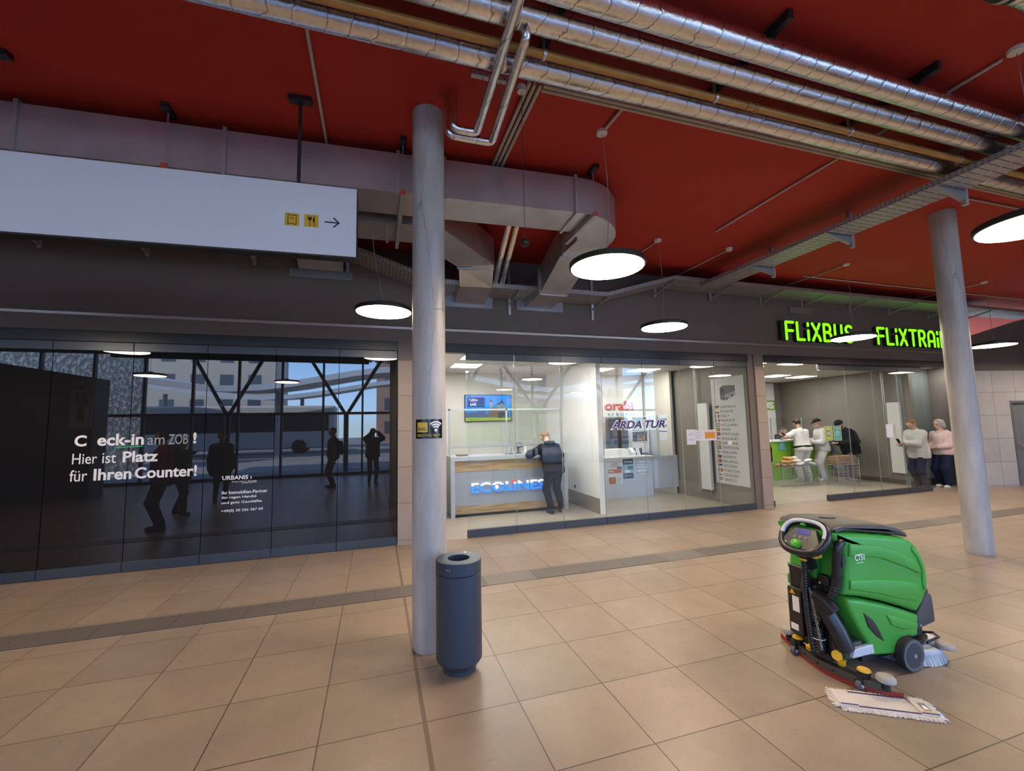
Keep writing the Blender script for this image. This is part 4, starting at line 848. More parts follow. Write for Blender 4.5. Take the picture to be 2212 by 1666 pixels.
# papers taped to the glass
M_pap2 = mat('paper_cool', (.60, .62, .72), .6)
def sheet(x0, x1, z0, z1, y, label, lines=(), name='paper_notice', m=None):
    t = thing(name, label, 'notice', ((x0+x1)/2, y, z0)); MB().box(x0, x1, y-.001, y, z0, z1).build('sheet', m or M_pap2, t)
    for s, x, z, wd, ht in lines: put(text_mb(s, width=wd, height=ht, extrude=.0006), (x, y-.001, z)).build('lettering', M_ink, t)
    return t
yg = YW+.0185
sheet(5.675, 5.885, 1.33, 1.62, yg, 'white paper notice on the clear glass, left of the card with the orange field', [('Sehr geehrte', 5.72, 1.54, .11, .014), ('Kunden bitte', 5.70, 1.515, .16, .014), ('Wir kommen', 5.71, 1.43, .13, .014), ('zurück', 5.74, 1.405, .07, .014)])
t = sheet(5.89, 6.375, 1.40, 1.605, yg, 'wide paper card with an orange field on the clear glass', [('Telefon', 5.91, 1.55, .10, .013), ('Achtung Kunden', 5.91, 1.49, .13, .016), ('info', 5.91, 1.44, .07, .012)])
MB().box(6.10, 6.345, yg-.002, yg-.001, 1.435, 1.565).build('orange_field', mat('field_orange', (.62, .27, .03), .5), t); put(text_mb('eurolines', width=.16, height=.035, offset=.015, extrude=.0006), (6.14, yg-.002, 1.485)).build('lettering', M_org, t)
tp = tag(MB().box(6.645, 6.74, yg-.001, yg, 1.30, 1.38).build('paper_scrap', M_pap2, loc=(6.69, yg, 1.3)), 'small square paper scrap on the glass in front of the banner', 'notice')
# banner of countries on the taupe partition
XB = 7.205; bn = thing('wall_banner', 'tall white banner with a coach and a list of countries and flags', 'banner', (XB, 7.5, .42))
MB().box(XB, XB+.008, 7.04, 7.955, .42, 2.715).build('cloth', mat('banner_cloth', (.55, .55, .54), .6, var=.05, vscale=3), bn)
M_bnk = mat('banner_ink', (.07, .07, .075), .6)
ctry = ['GERMANY', 'POLAND', 'ITALY', 'FRANCE', 'HOLLAND', 'SPAIN', 'PORTUGAL', 'ENGLAND', 'DENMARK', 'SWEDEN', 'FINLAND', 'NORWAY', 'BELARUS', 'ESTONIA', 'MOLDOVA', 'GEORGIA', 'GREECE']
fc = {n: mat('flag_'+n, c, .6) for n, c in dict(black=(.02, .02, .02), red=(.35, .04, .04), yellow=(.55, .38, .04), white=(.62, .62, .62), green=(.04, .2, .07), blue=(.04, .06, .25), teal=(.08, .15, .25)).items()}
flags = ['h black red yellow', 'h white red', 'v green white red', 'v blue white red', 'h red white blue', 'h red yellow red', 'v green red red', 'c white red', 'c red white', 'c blue yellow', 'c white blue', 'c red blue', 'h red red green', 'h blue black white', 'v blue yellow red', 'c white red', 'h blue white blue white']
def bside(u0, u1, z0, z1, d):  # u along the banner from its far (left) edge
    return MB().box(XB-.0012*(d+1), XB-.0012*d, 7.955-u1, 7.955-u0, z0, z1)
wdt = [.44, .37, .25, .38, .44, .25, .47, .43, .44, .43, .38, .36, .38, .36, .42, .38, .33]
for k, c in enumerate(ctry):
    z = 2.045-.0975*k; tb = text_mb(c, width=wdt[k]*1.02, height=.056, extrude=.001); tb.xf(Matrix.Translation((XB-.0005, 7.955-.24, z)) @ rotz(-PI/2)); tb.build('country_name', M_bnk, bn)
    f = flags[k].split(); u0, u1, z0, z1 = .075, .20, z-.008, z+.062
    if f[0] == 'h':
        n = len(f)-1
        for i, cc in enumerate(f[1:]): bside(u0, u1, z1-(i+1)*(z1-z0)/n, z1-i*(z1-z0)/n, 0).build('flag', fc[cc], bn)
    elif f[0] == 'v':
        n = len(f)-1
        for i, cc in enumerate(f[1:]): bside(u0+i*(u1-u0)/n, u0+(i+1)*(u1-u0)/n, z0, z1, 0).build('flag', fc[cc], bn)
    else:
        bside(u0, u1, z0, z1, 0).build('flag', fc[f[1]], bn); bside(u0, u1, (z0+z1)/2-.009, (z0+z1)/2+.009, 1).build('flag_cross', fc[f[2]], bn); bside(u0+.036, u0+.055, z0, z1, 2).build('flag_cross', fc[f[2]], bn)
def bpoly(n, m, pts, d): MB().prism([(7.955-u, z) for u, z in pts], XB-.0012*(d+1), XB-.0012*d, 'x').build(n, m, bn)
bpoly('coach_body', mat('banner_grey_dark', (.13, .13, .14), .6), [(.26, 2.24), (.26, 2.50), (.36, 2.54), (.68, 2.52), (.68, 2.32), (.40, 2.21)], 0); bpoly('coach_side', mat('banner_grey', (.30, .30, .31), .6), [(.40, 2.22), (.68, 2.33), (.68, 2.40), (.40, 2.34)], 1); bpoly('coach_windscreen', M_bnk, [(.275, 2.33), (.38, 2.36), (.38, 2.50), (.275, 2.48)], 1)
for u, z in ((.45, 2.25), (.60, 2.31)): bpoly('coach_wheel', M_bnk, [(u+.028*math.cos(2*PI*i/14), z+.028*math.sin(2*PI*i/14)) for i in range(14)], 2)
# radiators
M_rad = mat('radiator_white', (.66, .65, .62), .4)
def radiator(loc, rz, label, z0=.24, z1=2.18, wd=.30):
    t = thing('radiator', label, 'radiator', loc, rz)
    MB().box(-.11, -.035, -wd/2, wd/2, z0, z1).build('panel', M_rad, t, local=True, bevel=.008)
    MB().box(-.115, -.11, -.012, .012, z1-.75, z1-.60).build('badge', M_steel, t, local=True)
    MB().tube([(-.07, -wd/2+.05, z0), (-.07, -wd/2+.05, z0-.10), (-.07, wd/2+.10, z0-.10), (-.07, wd/2+.10, ZS-.02)], .009, 10).build('pipe', M_steel, t, local=True, smooth=50)
    MB().tube([(-.07, -wd/2+.10, z0), (-.07, -wd/2+.10, z0-.06), (-.07, wd/2+.055, z0-.06), (-.07, wd/2+.055, ZS-.02)], .009, 10).build('pipe', M_steel, t, local=True, smooth=50)
    for z in (z0+.12, z1-.08):
        for s in (-1, 1): MB().box(-.035, -.0, s*(wd/2-.03)-.015, s*(wd/2-.03)+.015, z-.02, z+.02).build('wall_bracket', M_steel, t, local=True)
radiator((7.213, 8.16, 0), 0, 'tall white radiator beside the banner of countries')
radiator((13.268+.03, 8.02, 0), math.atan2(.35, 4.1)*-1, 'tall white radiator behind the man in the pale jacket', .30, 2.17, .32)

# ------------------------------------------------------------------ green lettering over the right shop
M_neon = mat('lettering_green_glow', (.2, .6, .02), .4, emit=(.17, 1.0, .004), es=.8); M_can = mat('lettering_case', (.012, .02, .01), .5)
def stroke(b, pts, w, y0, y1):
    for p, q in zip(pts[:-1], pts[1:]):
        dx, dz = q[0]-p[0], q[1]-p[1]; L = math.hypot(dx, dz); a = math.atan2(dz, dx); poly = []
        for i in range(9): t = a-PI/2+PI*i/8; poly.append((q[0]+w/2*math.cos(t), q[1]+w/2*math.sin(t)))
        for i in range(9): t = a+PI/2+PI*i/8; poly.append((p[0]+w/2*math.cos(t), p[1]+w/2*math.sin(t)))
        b.prism(poly, y0, y1)
def arc(cx, cz, rx, rz, a0, a1, n=8): return [(cx+rx*math.cos(math.radians(a0+(a1-a0)*i/n)), cz+rz*math.sin(math.radians(a0+(a1-a0)*i/n))) for i in range(n+1)]
GL = {'F': [[(0, 0), (0, 1), (.52, 1)], [(0, .5), (.46, .5)]], 'L': [[(0, 1), (0, 0), (.48, 0)]], 'i': [[(0, 0), (0, .56)], [(0, .86), (0, .99)]], 'X': [[(0, 1), (.31, .5), (0, 0)], [(.55, 1), (.47, .86)], [(.47, .20), (.55, 0)], [(.47, .86), (.40, .70)], [(.40, .30), (.47, .2)]],
      'B': [[(0, 0), (0, 1), (.28, 1)]+arc(.28, .76, .20, .24, 90, -90)+[(0, .52)], [(.28, .52)]+arc(.30, .26, .22, .26, 90, -90)+[(0, 0)]], 'U': [[(0, 1), (0, .26)]+arc(.26, .26, .26, .26, 180, 360)+[(.52, 1)]], 'S': [arc(.26, .76, .25, .24, 40, 270)+arc(.26, .26, .25, .26, 90, -140)],
      'T': [[(0, 1), (.58, 1)], [(.29, 1), (.29, 0)]], 'R': [[(0, 0), (0, 1), (.28, 1)]+arc(.28, .74, .22, .26, 90, -90)+[(0, .48)], [(.28, .48), (.52, 0)]], 'A': [[(0, 0), (0, .7)]+arc(.27, .7, .27, .3, 180, 0)+[(.54, 0)], [(0, .34), (.54, .34)]], 'N': [[(0, 0), (0, 1), (.5, 0), (.5, 1)]]}
def neon(name, label, s, x, z, h, adv, y):
    t = thing(name, label, 'sign', (x, y, z)); w = .055
    for c in s:
        b = MB(); cb2 = MB()
        for st in GL[c]:
            pts = [(x+.03+px*h*.92, z+w/2+pz*(h-w)) for px, pz in st]; stroke(b, pts, w, y-.012, y); stroke(cb2, pts, w+.016, y, y+.085)
        b.build('letter', M_neon, t); cb2.build('letter_case', M_can, t); x += adv[c]*h
    return t
ADV = {'F': .74, 'L': .74, 'i': .30, 'X': .80, 'B': .78, 'U': .78, 'S': .80, 'T': .80, 'R': .78, 'A': .80, 'N': .78}
neon('green_sign', 'glowing green lettering left part, partly behind a pendant lamp', 'FLiXBUS', 8.22, 3.44, .42, ADV, 6.86)
neon('green_sign', 'glowing green lettering right part, cut by the right column', 'FLiXTRAiN', 10.98, 3.44, .42, ADV, 6.86)
MBx = MB().box(8.12, 8.19, 6.86, YW, 3.45, 3.86); o = MBx.build('sign_side_box', M_can, loc=(8.15, 6.9, 3.45)); tag(o, 'dark box at the left end of the green lettering', 'sign box')

# ------------------------------------------------------------------ right shop: green counter and what stands round it
M_lime = mat('counter_lime', (.22, .45, .03), .4); M_limew = mat('counter_white_edge', (.68, .72, .66), .4)
gc = thing('ticket_counter', 'lime green ticket counter with a white top', 'counter', (11.8, 9.9, 0)); MB().box(9.9, 13.33, 9.92, 10.0, .003, 1.12).build('front_panel', M_lime, gc); MB().box(9.9, 13.33, 9.86, 10.45, 1.12, 1.165).build('worktop', M_limew, gc, bevel=.004)
for x in (11.75, 12.75): MB().box(x, x+.02, 9.905, 9.92, .05, 1.1).build('panel_joint', mat('counter_olive', (.13, .24, .03), .5), gc)
for k, (x0, x1, lb) in enumerate(((11.15, 11.75, 'clear screen on the green counter in front of the clerk'), (12.35, 12.9, 'clear screen on the green counter behind the man in white overalls'))):
    t = thing('clear_screen', lb, 'screen', (x0, 10.0, 1.165)); MB().box(x0, x1, 10.0, 10.006, 1.17, 1.82).build('sheet', M_glass, t)
    MB().bar((x0+.02, 10.0, 1.80), (x0+.22, 10.2, 1.18), .008, .008).box(x0, x0+.02, 9.99, 10.02, 1.165, 1.82).build('stay', M_alu, t)
wp = thing('wall_panel', 'white wall panel with a green name board behind the clerk', 'panel', (12.6, 11.7, 0)); MB().box(11.2, 13.27, 11.68, 11.74, .9, ZS-.02).build('board', M_white, wp); MB().box(11.2, 13.25, 11.66, 11.68, 2.10, 2.44).build('green_strip', M_lime, wp)
put(text_mb('FLIXBUS', width=1.75, height=.24, offset=.05, extrude=.006), (11.45, 11.66, 2.15)).build('lettering', M_prnw, wp)
M_tealp = mat('notice_teal', (.10, .36, .31), .5); M_limep = mat('notice_lime', (.36, .46, .07), .5); M_pale = mat('notice_border', (.45, .52, .48), .5)
ts = thing('counter_notice', 'teal notice hanging on the front of the green counter', 'notice', (11.4, 9.9, .87)); MB().box(11.27, 11.56, 9.90, 9.92, .86, 1.155).build('sheet', M_tealp, ts); b = MB()
for k in range(4): b = put(text_mb(('Tickets', 'Abfahrt', 'Gepäck', 'Service')[k], width=.17, height=.028, extrude=.001), (11.32, 9.899, 1.09-.055*k)).build('lettering', M_prnw, ts)
def gnotice(x0, x1, z0, z1, m, label, s, clock):
    y = 7.078; t = thing('glass_notice', label, 'notice', ((x0+x1)/2, y, z0)); MB().box(x0, x1, y-.001, y, z0, z1).build('sheet', M_pale, t); MB().box(x0+.012, x1-.012, y-.002, y-.001, z0+.012, z1-.012).build('colour_field', m, t)
    put(text_mb(s, width=(x1-x0)*.5, height=.022, offset=.01, extrude=.0006), (x0+(x1-x0)*.25, y-.002, z1-.06)).build('lettering', M_prnw, t); put(text_mb(s, width=(x1-x0)*.5, height=.014, extrude=.0006), (x0+(x1-x0)*.25, y-.002, z0+.045)).build('lettering', M_prnw, t)
    c = ((x0+x1)/2, (z0+z1)/2)
    if clock: MB().tube([(c[0]+.045*math.cos(2*PI*i/24), y-.003, c[1]+.045*math.sin(2*PI*i/24)) for i in range(24)], .004, 6, closed=True).box(c[0]-.003, c[0]+.003, y-.004, y-.002, c[1], c[1]+.035).build('clock_symbol', M_prnw, t)
    else: MB().box(c[0]-.045, c[0]+.045, y-.003, y-.002, c[1]-.06, c[1]+.06).build('phone_symbol', M_ink, t); MB().box(c[0]-.033, c[0]+.033, y-.004, y-.003, c[1]-.04, c[1]+.045).build('phone_screen', mat('phone_pale', (.55, .55, .75), .5), t)
gnotice(9.39, 9.625, 1.29, 1.61, M_limep, 'lime notice with a phone drawing on the sliding glass', 'Ticket', False); gnotice(9.665, 9.90, 1.285, 1.605, M_tealp, 'teal notice with a clock drawing on the sliding glass', 'Öffnung', True)
sheet(11.34, 11.555, 1.31, 1.615, 7.078, 'plain pale sheet on the sliding glass near the man in the pale jacket')
ns = thing('stand_board', 'pale board leaning behind the man in black', 'board', (13.2, 9.6, .3)); MB().obox((13.22, 9.62, .50), (.40, .012, .44), Matrix.Rotation(.06, 3, 'Y')).build('board', mat('board_greenish', (.46, .52, .49), .5), ns); MB().box(13.0, 13.02, 9.62, 9.64, .003, .3).box(13.40, 13.42, 9.62, 9.64, .003, .3).build('feet', M_alu, ns)
# wire baskets with bread
def wire_basket(x0, x1, y0, y1, z1, label):
    t = thing('wire_bin', label, 'basket', ((x0+x1)/2, (y0+y1)/2, 0), 0, 'wire bins before the green counter'); b = MB(); nz = 9
    for k in range(nz): 
        z = .06+(z1-.06)*k/(nz-1); b.tube([(x0, y0, z), (x1, y0, z), (x1, y1, z), (x0, y1, z)], .004, 5, closed=True)
    b.build('horizontal_wires', M_alu, t); b = MB(); n = int((x1-x0)/.06)
    for i in range(n+1):
        for y in (y0, y1): b.cyl((x0+(x1-x0)*i/n, y, .05), (x0+(x1-x0)*i/n, y, z1), .003, 5)
    b.build('upright_wires', M_alu, t)
    for x in (x0, x1):
        for y in (y0, y1): MB().cyl((x, y, .003), (x, y, z1), .010, 8).build('leg', M_alu, t)
    MB().box(x0, x1, y0, y1, z1-.16, z1-.15).build('inner_shelf', M_alu, t); return t
wire_basket(10.24, 11.50, 8.92, 9.24, .66, 'wire bin with loaves, left of the man in white'); wire_basket(11.58, 12.36, 8.45, 8.75, .70, 'wire bin with a carton, right of the man in overalls')
ct2 = thing('carton', 'flat brown carton on the right wire bin', 'box', (12.0, 8.6, .55)); MB().box(11.62, 12.32, 8.47, 8.73, .555, .76).build('carton_body', mat('cardboard', (.27, .16, .09), .7, var=.15, vscale=8), ct2, bevel=.006); MB().box(11.64, 12.30, 8.49, 8.71, .76, .775).build('lid', MATS['cardboard'], ct2)
M_crust = mat('bread_crust', (.52, .26, .07), .55, var=.25, vscale=12); M_bag = mat('paper_bag', (.68, .66, .64), .6)
rr = random.Random(3); spots = []
for k in range(26):
    lay = k//10; x = 10.32+(.45-.06*lay)*rr.random()+.05*lay; y = 8.98+.20*rr.random(); spots.append((x, y, .555+.085*lay))
proto = None
for k, (x, y, z) in enumerate(spots):
    if proto is None:
        proto = MB().sphere((0, 0, 0), .055, 14, (1.35, .9, .72)).build('bread_roll', M_crust, smooth=60); o = proto
    else: o = proto.copy(); COL.objects.link(o)
    o.location = (x, y, z); o.rotation_euler = (rr.uniform(-.3, .3), rr.uniform(-.3, .3), rr.uniform(0, 3)); tag(o, 'golden bread roll heaped in the left wire bin', 'bread', 'bread rolls in the left wire bin')
for k in range(9):
    if k == 0: pb2 = MB().sphere((0, 0, 0), .075, 14, (1.5, .9, .6)).build('wrapped_loaf', M_bag, smooth=60); o = pb2
    else: o = pb2.copy(); COL.objects.link(o)
    o.location = (10.90+.15*(k % 4)+.03*rr.random(), 9.0+.07*(k % 3), .56+.08*(k//4)); o.rotation_euler = (0, rr.uniform(-.3, .3), rr.uniform(-.5, .5)); tag(o, 'loaf in a white paper bag piled in the left wire bin', 'bread', 'white bags in the left wire bin')
# ================================================================== PEOPLE: bodies and clothes grown as smooth blended volumes
def surface_nets(F, org, h):
    I = F < 0; nx, ny, nz = F.shape
    c = np.zeros((nx-1, ny-1, nz-1), np.int8)
    for dx in (0, 1):
        for dy in (0, 1):
            for dz in (0, 1): c += I[dx:nx-1+dx, dy:ny-1+dy, dz:nz-1+dz]
    act = (c > 0) & (c < 8); ids = -np.ones(act.shape, np.int64); loc = np.argwhere(act); n = len(loc); ids[act] = np.arange(n)
    P = np.zeros((n, 3)); W = np.zeros(n); i, j, k = loc.T
    for ax in range(3):
        o = [a for a in range(3) if a != ax]
        for u in (0, 1):
            for v in (0, 1):
                d0 = [0, 0, 0]; d0[o[0]] = u; d0[o[1]] = v; d1 = list(d0); d1[ax] = 1
                a = F[i+d0[0], j+d0[1], k+d0[2]]; b = F[i+d1[0], j+d1[1], k+d1[2]]; x = (a < 0) != (b < 0)
                t = np.where(x, a/np.where(x, a-b, 1), 0); q = np.tile(np.array(d0, float), (n, 1)); q[:, ax] = t; P[x] += q[x]; W[x] += 1
    P = (P/W[:, None]+loc)*h+org; quads = []
    for ax in range(3):
        a, b = [(1, 2), (2, 0), (0, 1)][ax]; sl0 = [slice(None)]*3; sl1 = [slice(None)]*3; sl0[ax] = slice(0, -1); sl1[ax] = slice(1, None)
        x = I[tuple(sl0)] != I[tuple(sl1)]; e = np.argwhere(x); e = e[(e[:, a] > 0) & (e[:, b] > 0) & (e[:, a] < F.shape[a]-1) & (e[:, b] < F.shape[b]-1)]
        if not len(e): continue
        def idx(da, db):
            q = e.copy(); q[:, a] -= da; q[:, b] -= db; return ids[q[:, 0], q[:, 1], q[:, 2]]
        Q = np.stack([idx(1, 1), idx(0, 1), idx(0, 0), idx(1, 0)], 1); fl = ~I[tuple(e.T)]; Q[fl] = Q[fl][:, ::-1]; quads.append(Q)
    return P, np.concatenate(quads)
def blob(prims, res=.010, k=.03, cuts=()):
    """prims: (a, b, ra, rb[, k]) tapered capsules, smoothly united; cuts: (point, normal) keep the side the normal points away from"""
    A = np.array([p[0] for p in prims], float); B = np.array([p[1] for p in prims], float); R = np.array([max(p[2], p[3]) for p in prims])
    lo = np.minimum(A, B).min(0)-R.max()-3*res; hi = np.maximum(A, B).max(0)+R.max()+3*res
    n = np.ceil((hi-lo)/res).astype(int)+1; F = np.full(n, .3, np.float32)
    ax = [lo[d]+res*np.arange(n[d]) for d in range(3)]
    for p in prims:
        a, b = np.array(p[0], float), np.array(p[1], float); ra, rb = p[2], p[3]; kk = p[4] if len(p) > 4 else k; mg = max(ra, rb)+kk+2*res
        s = [slice(max(0, int((min(a[d], b[d])-mg-lo[d])/res)), min(n[d], int((max(a[d], b[d])+mg-lo[d])/res)+2)) for d in range(3)]
        X, Y, Z = np.meshgrid(*[ax[d][s[d]] for d in range(3)], indexing='ij'); ab = b-a; L2 = ab@ab+1e-12
        t = np.clip(((X-a[0])*ab[0]+(Y-a[1])*ab[1]+(Z-a[2])*ab[2])/L2, 0, 1)
        d = np.sqrt((X-a[0]-t*ab[0])**2+(Y-a[1]-t*ab[1])**2+(Z-a[2]-t*ab[2])**2)-(ra+t*(rb-ra)); f = F[tuple(s)]
        hh = np.clip(.5+.5*(f-d)/kk, 0, 1); F[tuple(s)] = (f*(1-hh)+d*hh-kk*hh*(1-hh)).astype(np.float32)
    if cuts:
        X, Y, Z = np.meshgrid(*ax, indexing='ij')
        for c, nn in cuts: F = np.maximum(F, ((X-c[0])*nn[0]+(Y-c[1])*nn[1]+(Z-c[2])*nn[2]).astype(np.float32))
    P, Q = surface_nets(F, lo, res); b = MB(); b.v = [tuple(p) for p in P.tolist()]; b.f = [tuple(q) for q in Q.tolist()]; b.mi = [0]*len(b.f); return b
def ik(a, c, l1, l2, pole):
    a, c = Vector(a), Vector(c); d = c-a; L = d.length; mx = (l1+l2)*.999
    if L > mx: c = a+d.normalized()*mx; d = c-a; L = mx
    x = (l1*l1-l2*l2+L*L)/(2*L); hh = math.sqrt(max(0, l1*l1-x*x)); u = d/L; p = Vector(pole); p = (p-u*p.dot(u)).normalized(); return a+u*x+p*hh, c
SKIN = mat('skin', (.42, .235, .16), .5, var=.05, vscale=20); SKIN2 = mat('skin_pale', (.50, .31, .235), .5, var=.05, vscale=20); M_eye = mat('eye_dark', (.02, .014, .01), .2); M_lip = mat('lips', (.30, .11, .09), .5)
def cloth(n, c, r=.8): return mat('cloth_'+n, c, r, var=.10, vscale=7, bump=.35, bscale=16, spec=.12)
def person(label, loc, yaw, Hh=1.75, lean=0, drop=0.0, hands=None, feet=None, poleE=None, poleK=None, head=(0, 0), skin=SKIN, top=None, pants=None, shoes=None, hair=None, extras=(), fat=1.0, res=.0105, twist=0):
    """local axes: x forward, y left, z up. Returns the thing."""
    t = thing('person', label, 'person', (loc[0], loc[1], loc[2] if len(loc) > 2 else 0), yaw); s = Hh/1.75; V = Vector
    pel = V((0, 0, .93*s-drop)); R = Matrix.Rotation(math.radians(lean), 3, 'Y') @ Matrix.Rotation(math.radians(twist), 3, 'Z')
    up = R @ V((0, 0, 1)); fw = R @ V((1, 0, 0)); lf = R @ V((0, 1, 0)); T = lambda x, y, z: pel+fw*(x*s)+lf*(y*s)+up*(z*s)
    neck = T(0, 0, .53); Rh = R @ Matrix.Rotation(math.radians(head[1]), 3, 'Z') @ Matrix.Rotation(math.radians(head[0]), 3, 'Y')
    hf, hl, hu = Rh @ V((1, 0, 0)), Rh @ V((0, 1, 0)), Rh @ V((0, 0, 1)); hc = neck+up*(.085*s)+hu*(.085*s)+hf*(.02*s); hd = lambda x, y, z: hc+(hf*x+hl*y+hu*z)*s
    hands = hands or [(.02, .24, .80), (.02, -.24, .80)]; feet = feet or [(0, .10, 0), (0, -.10, 0)]; poleE = poleE or [(-.6, .5, -.3), (-.6, -.5, -.3)]; poleK = poleK or [(1, .1, 0), (1, -.1, 0)]
    body = [(T(-.01, .07, -.02), T(-.01, -.07, -.02), .118*s*fat, .118*s*fat), (T(0, .065, .06), T(.0, .085, .36), .108*s*fat, .108*s), (T(0, -.065, .06), T(.0, -.085, .36), .108*s*fat, .108*s), (T(.02, 0, .10), T(.02, 0, .35), .115*s*fat, .11*s),
            (T(-.01, .15, .435), T(-.01, -.15, .435), .062*s, .062*s), (T(-.02, 0, .44), neck+up*(.05*s), .08*s, .056*s), (neck, hd(-.015, 0, -.05), .054*s, .052*s),
            (hd(-.02, 0, .022), hd(.015, 0, .022), .088*s, .084*s, .02), (hd(.025, 0, -.03), hd(.06, 0, -.085), .062*s, .034*s, .02), (hd(.05, .0, .01), hd(.06, 0, -.02), .05*s, .045*s, .02), (hd(.094, 0, .005), hd(.113, 0, -.025), .010*s, .016*s, .012), (hd(.085, 0, -.055), hd(.09, 0, -.06), .020*s, .018*s, .012),
            (hd(-.008, .088, .0), hd(-.014, .093, -.02), .018*s, .013*s, .008), (hd(-.008, -.088, .0), hd(-.014, -.093, -.02), .018*s, .013*s, .008)]
    tops = list(body[:5]); sl = top.get('sleeve', 'long') if top else 'long'; pan = [body[0]]; sh = []; tk = top.get('thick', .016) if top else .01
    topP = [(p[0], p[1], p[2]+tk, p[3]+tk) for p in tops]; topP.append((T(-.02, 0, .44), T(-.015, 0, .50), .09*s+tk*.5, .068*s+tk*.5))
    hem = top.get('hem', .0) if top else 0
    for sg in (1, -1): topP.append((T(0, .065*sg, .06), T(-.005, .072*sg, -.04-hem), .108*s*fat+tk, .112*s*fat+tk))
    for q, sg in enumerate((1, -1)):
        shd = T(-.005, .175*sg, .43); el, wr = ik(shd, V(hands[q])*1.0, .29*s, .255*s, poleE[q]); fd = (wr-el).normalized()
        body += [(shd, el, .050*s, .038*s), (el, wr, .040*s, .027*s)]
        sd = fd.cross(V((0, 0, 1))); sd = sd.normalized() if sd.length > .05 else V((0, 1, 0)); dn = sd.cross(fd).normalized(); sd = sd*1.0
        body += [(wr, wr+fd*.05*s, .027*s, .027*s, .015)]
        for m4 in range(4):
            o = (m4-1.5)*.019*s; b0 = wr+fd*.055*s+sd*o; ln = (.038, .044, .042, .034)[m4]*s; b1 = b0+fd*ln+dn*(-.012*s); b2 = b1+fd*ln*.6-dn*ln*.55
            body += [(wr+fd*.015*s+sd*o*.7, b0, .013*s, .0125*s, .010), (b0, b1, .0115*s, .0105*s, .004), (b1, b2, .0105*s, .009*s, .004)]
        ts = sd*(sg*1.0 if sd.dot(V((0, 1, 0))) < 0 else -sg); th0 = wr+fd*.02*s+ts*.022*s; th1 = th0+fd*.035*s+ts*.028*s-dn*.008*s; body += [(wr+fd*.01*s, th0, .02*s, .016*s, .01), (th0, th1, .014*s, .011*s, .006), (th1, th1+fd*.026*s-dn*.006*s, .0115*s, .0095*s, .005)]
        if sl == 'long': topP += [(shd, el, .056*s+tk, .047*s+tk), (el, el+(wr-el)*.93, .047*s+tk, .036*s+tk*.8)]
        else: topP += [(shd, shd+(el-shd)*.62, .058*s+tk, .060*s+tk)]
        ft = V((feet[q][0], feet[q][1], feet[q][2])); an = ft+V((0, 0, .085*s)); ty = feet[q][3] if len(feet[q]) > 3 else 8*sg; hh = feet[q][4] if len(feet[q]) > 4 else 0
        hip = T(-.005, .088*sg, -.035); kn, an = ik(hip, an, .435*s, .415*s, poleK[q]); ta = math.radians(ty); td = V((math.cos(ta)*math.cos(math.radians(hh)), math.sin(ta), -math.sin(math.radians(hh)))).normalized()
        body += [(hip, kn, .088*s*fat, .056*s), (kn, kn+(an-kn)*.35-V((.02*s, 0, 0)), .055*s, .054*s), (kn+(an-kn)*.35-V((.012*s, 0, 0)), an, .05*s, .036*s), (an-V((.02*s, 0, .045*s)), an+td*.13*s-V((0, 0, .055*s)), .034*s, .028*s)]
        pw = pants.get('wide', .0) if pants else 0; pan += [(hip, kn, .094*s*fat+pw*.4, .066*s+pw), (kn, an+V((0, 0, .035*s)), .064*s+pw, .052*s+pw)]
        sh.append([(an-td*.045*s-V((0, 0, .048*s)), an+td*.145*s-V((0, 0, .055*s)), .040*s, .034*s, .02), (an-td*.03*s, an+td*.03*s-V((0, 0, .03*s)), .043*s, .042*s, .02), (an+td*.05*s-V((0, 0, .05*s)), an+td*.14*s-V((0, 0, .055*s)), .040*s, .038*s, .02)])
    pan[0] = (body[0][0], body[0][1], body[0][2]+.012, body[0][3]+.012); pan += [(T(0, .055, .04), T(0, -.055, .04), .108*s*fat+.008, .108*s*fat+.008)]
    def mk(nm, pr, m, par=t, k=.03, cuts=(), rs=None, zmin=None):
        b = blob([(tuple(p[0]), tuple(p[1]), *p[2:]) for p in pr], rs or res, k, [(tuple(c), tuple(n)) for c, n in cuts]); 
        if zmin is not None: b.v = [(x, y, max(z, zmin)) for x, y, z in b.v]
        return b.build(nm, m, par, local=True, smooth=75)
    bo = mk('body', body, skin, k=.028, rs=res*.8, zmin=.004)
    for sg in (1, -1): MB().sphere(tuple(hd(.088, .032*sg, .008)), .011*s, 10).build('eye', M_eye, t, local=True, smooth=60)
    MB().sphere(tuple(hd(.101, 0, -.058)), .016*s, 10, (.5, 1.3, .5)).build('mouth', M_lip, t, local=True, smooth=60)
    if pants: mk('trousers', pan, pants['m'], k=.035, zmin=.012)
    if top:
        tp = mk(top.get('name', 'jacket'), topP, top['m'], k=.04, cuts=[(T(0, 0, -.09-hem), -up)] if True else ())
        if top.get('hood'): mk('hood', [(T(-.09, .07, .50), T(-.09, -.07, .50), .055*s, .055*s), (T(-.07, .08, .52), T(0, .07, .50), .035*s, .03*s), (T(-.07, -.08, .52), T(0, -.07, .50), .035*s, .03*s)], top['m'], tp)
        if top.get('belt'): 
            MB().tube([tuple(T(.135*math.cos(a)*fat+.0, .20*math.sin(a)*fat, .02)) for a in [2*PI*i/28 for i in range(28)]], .03*s, 8, closed=True).build('belt', top['belt'], t, local=True, smooth=60)
        if top.get('tails'): pass
        if top.get('inner'):
            mk('shirt_front', [(T(.045, .05, -.01), T(.05, .05, .40), .112*s, .10*s), (T(.045, -.05, -.01), T(.05, -.05, .40), .112*s, .10*s)], top['inner'])
    if shoes:
        for pr in sh: mk('shoe', pr, shoes, k=.02, rs=.009, zmin=.003)
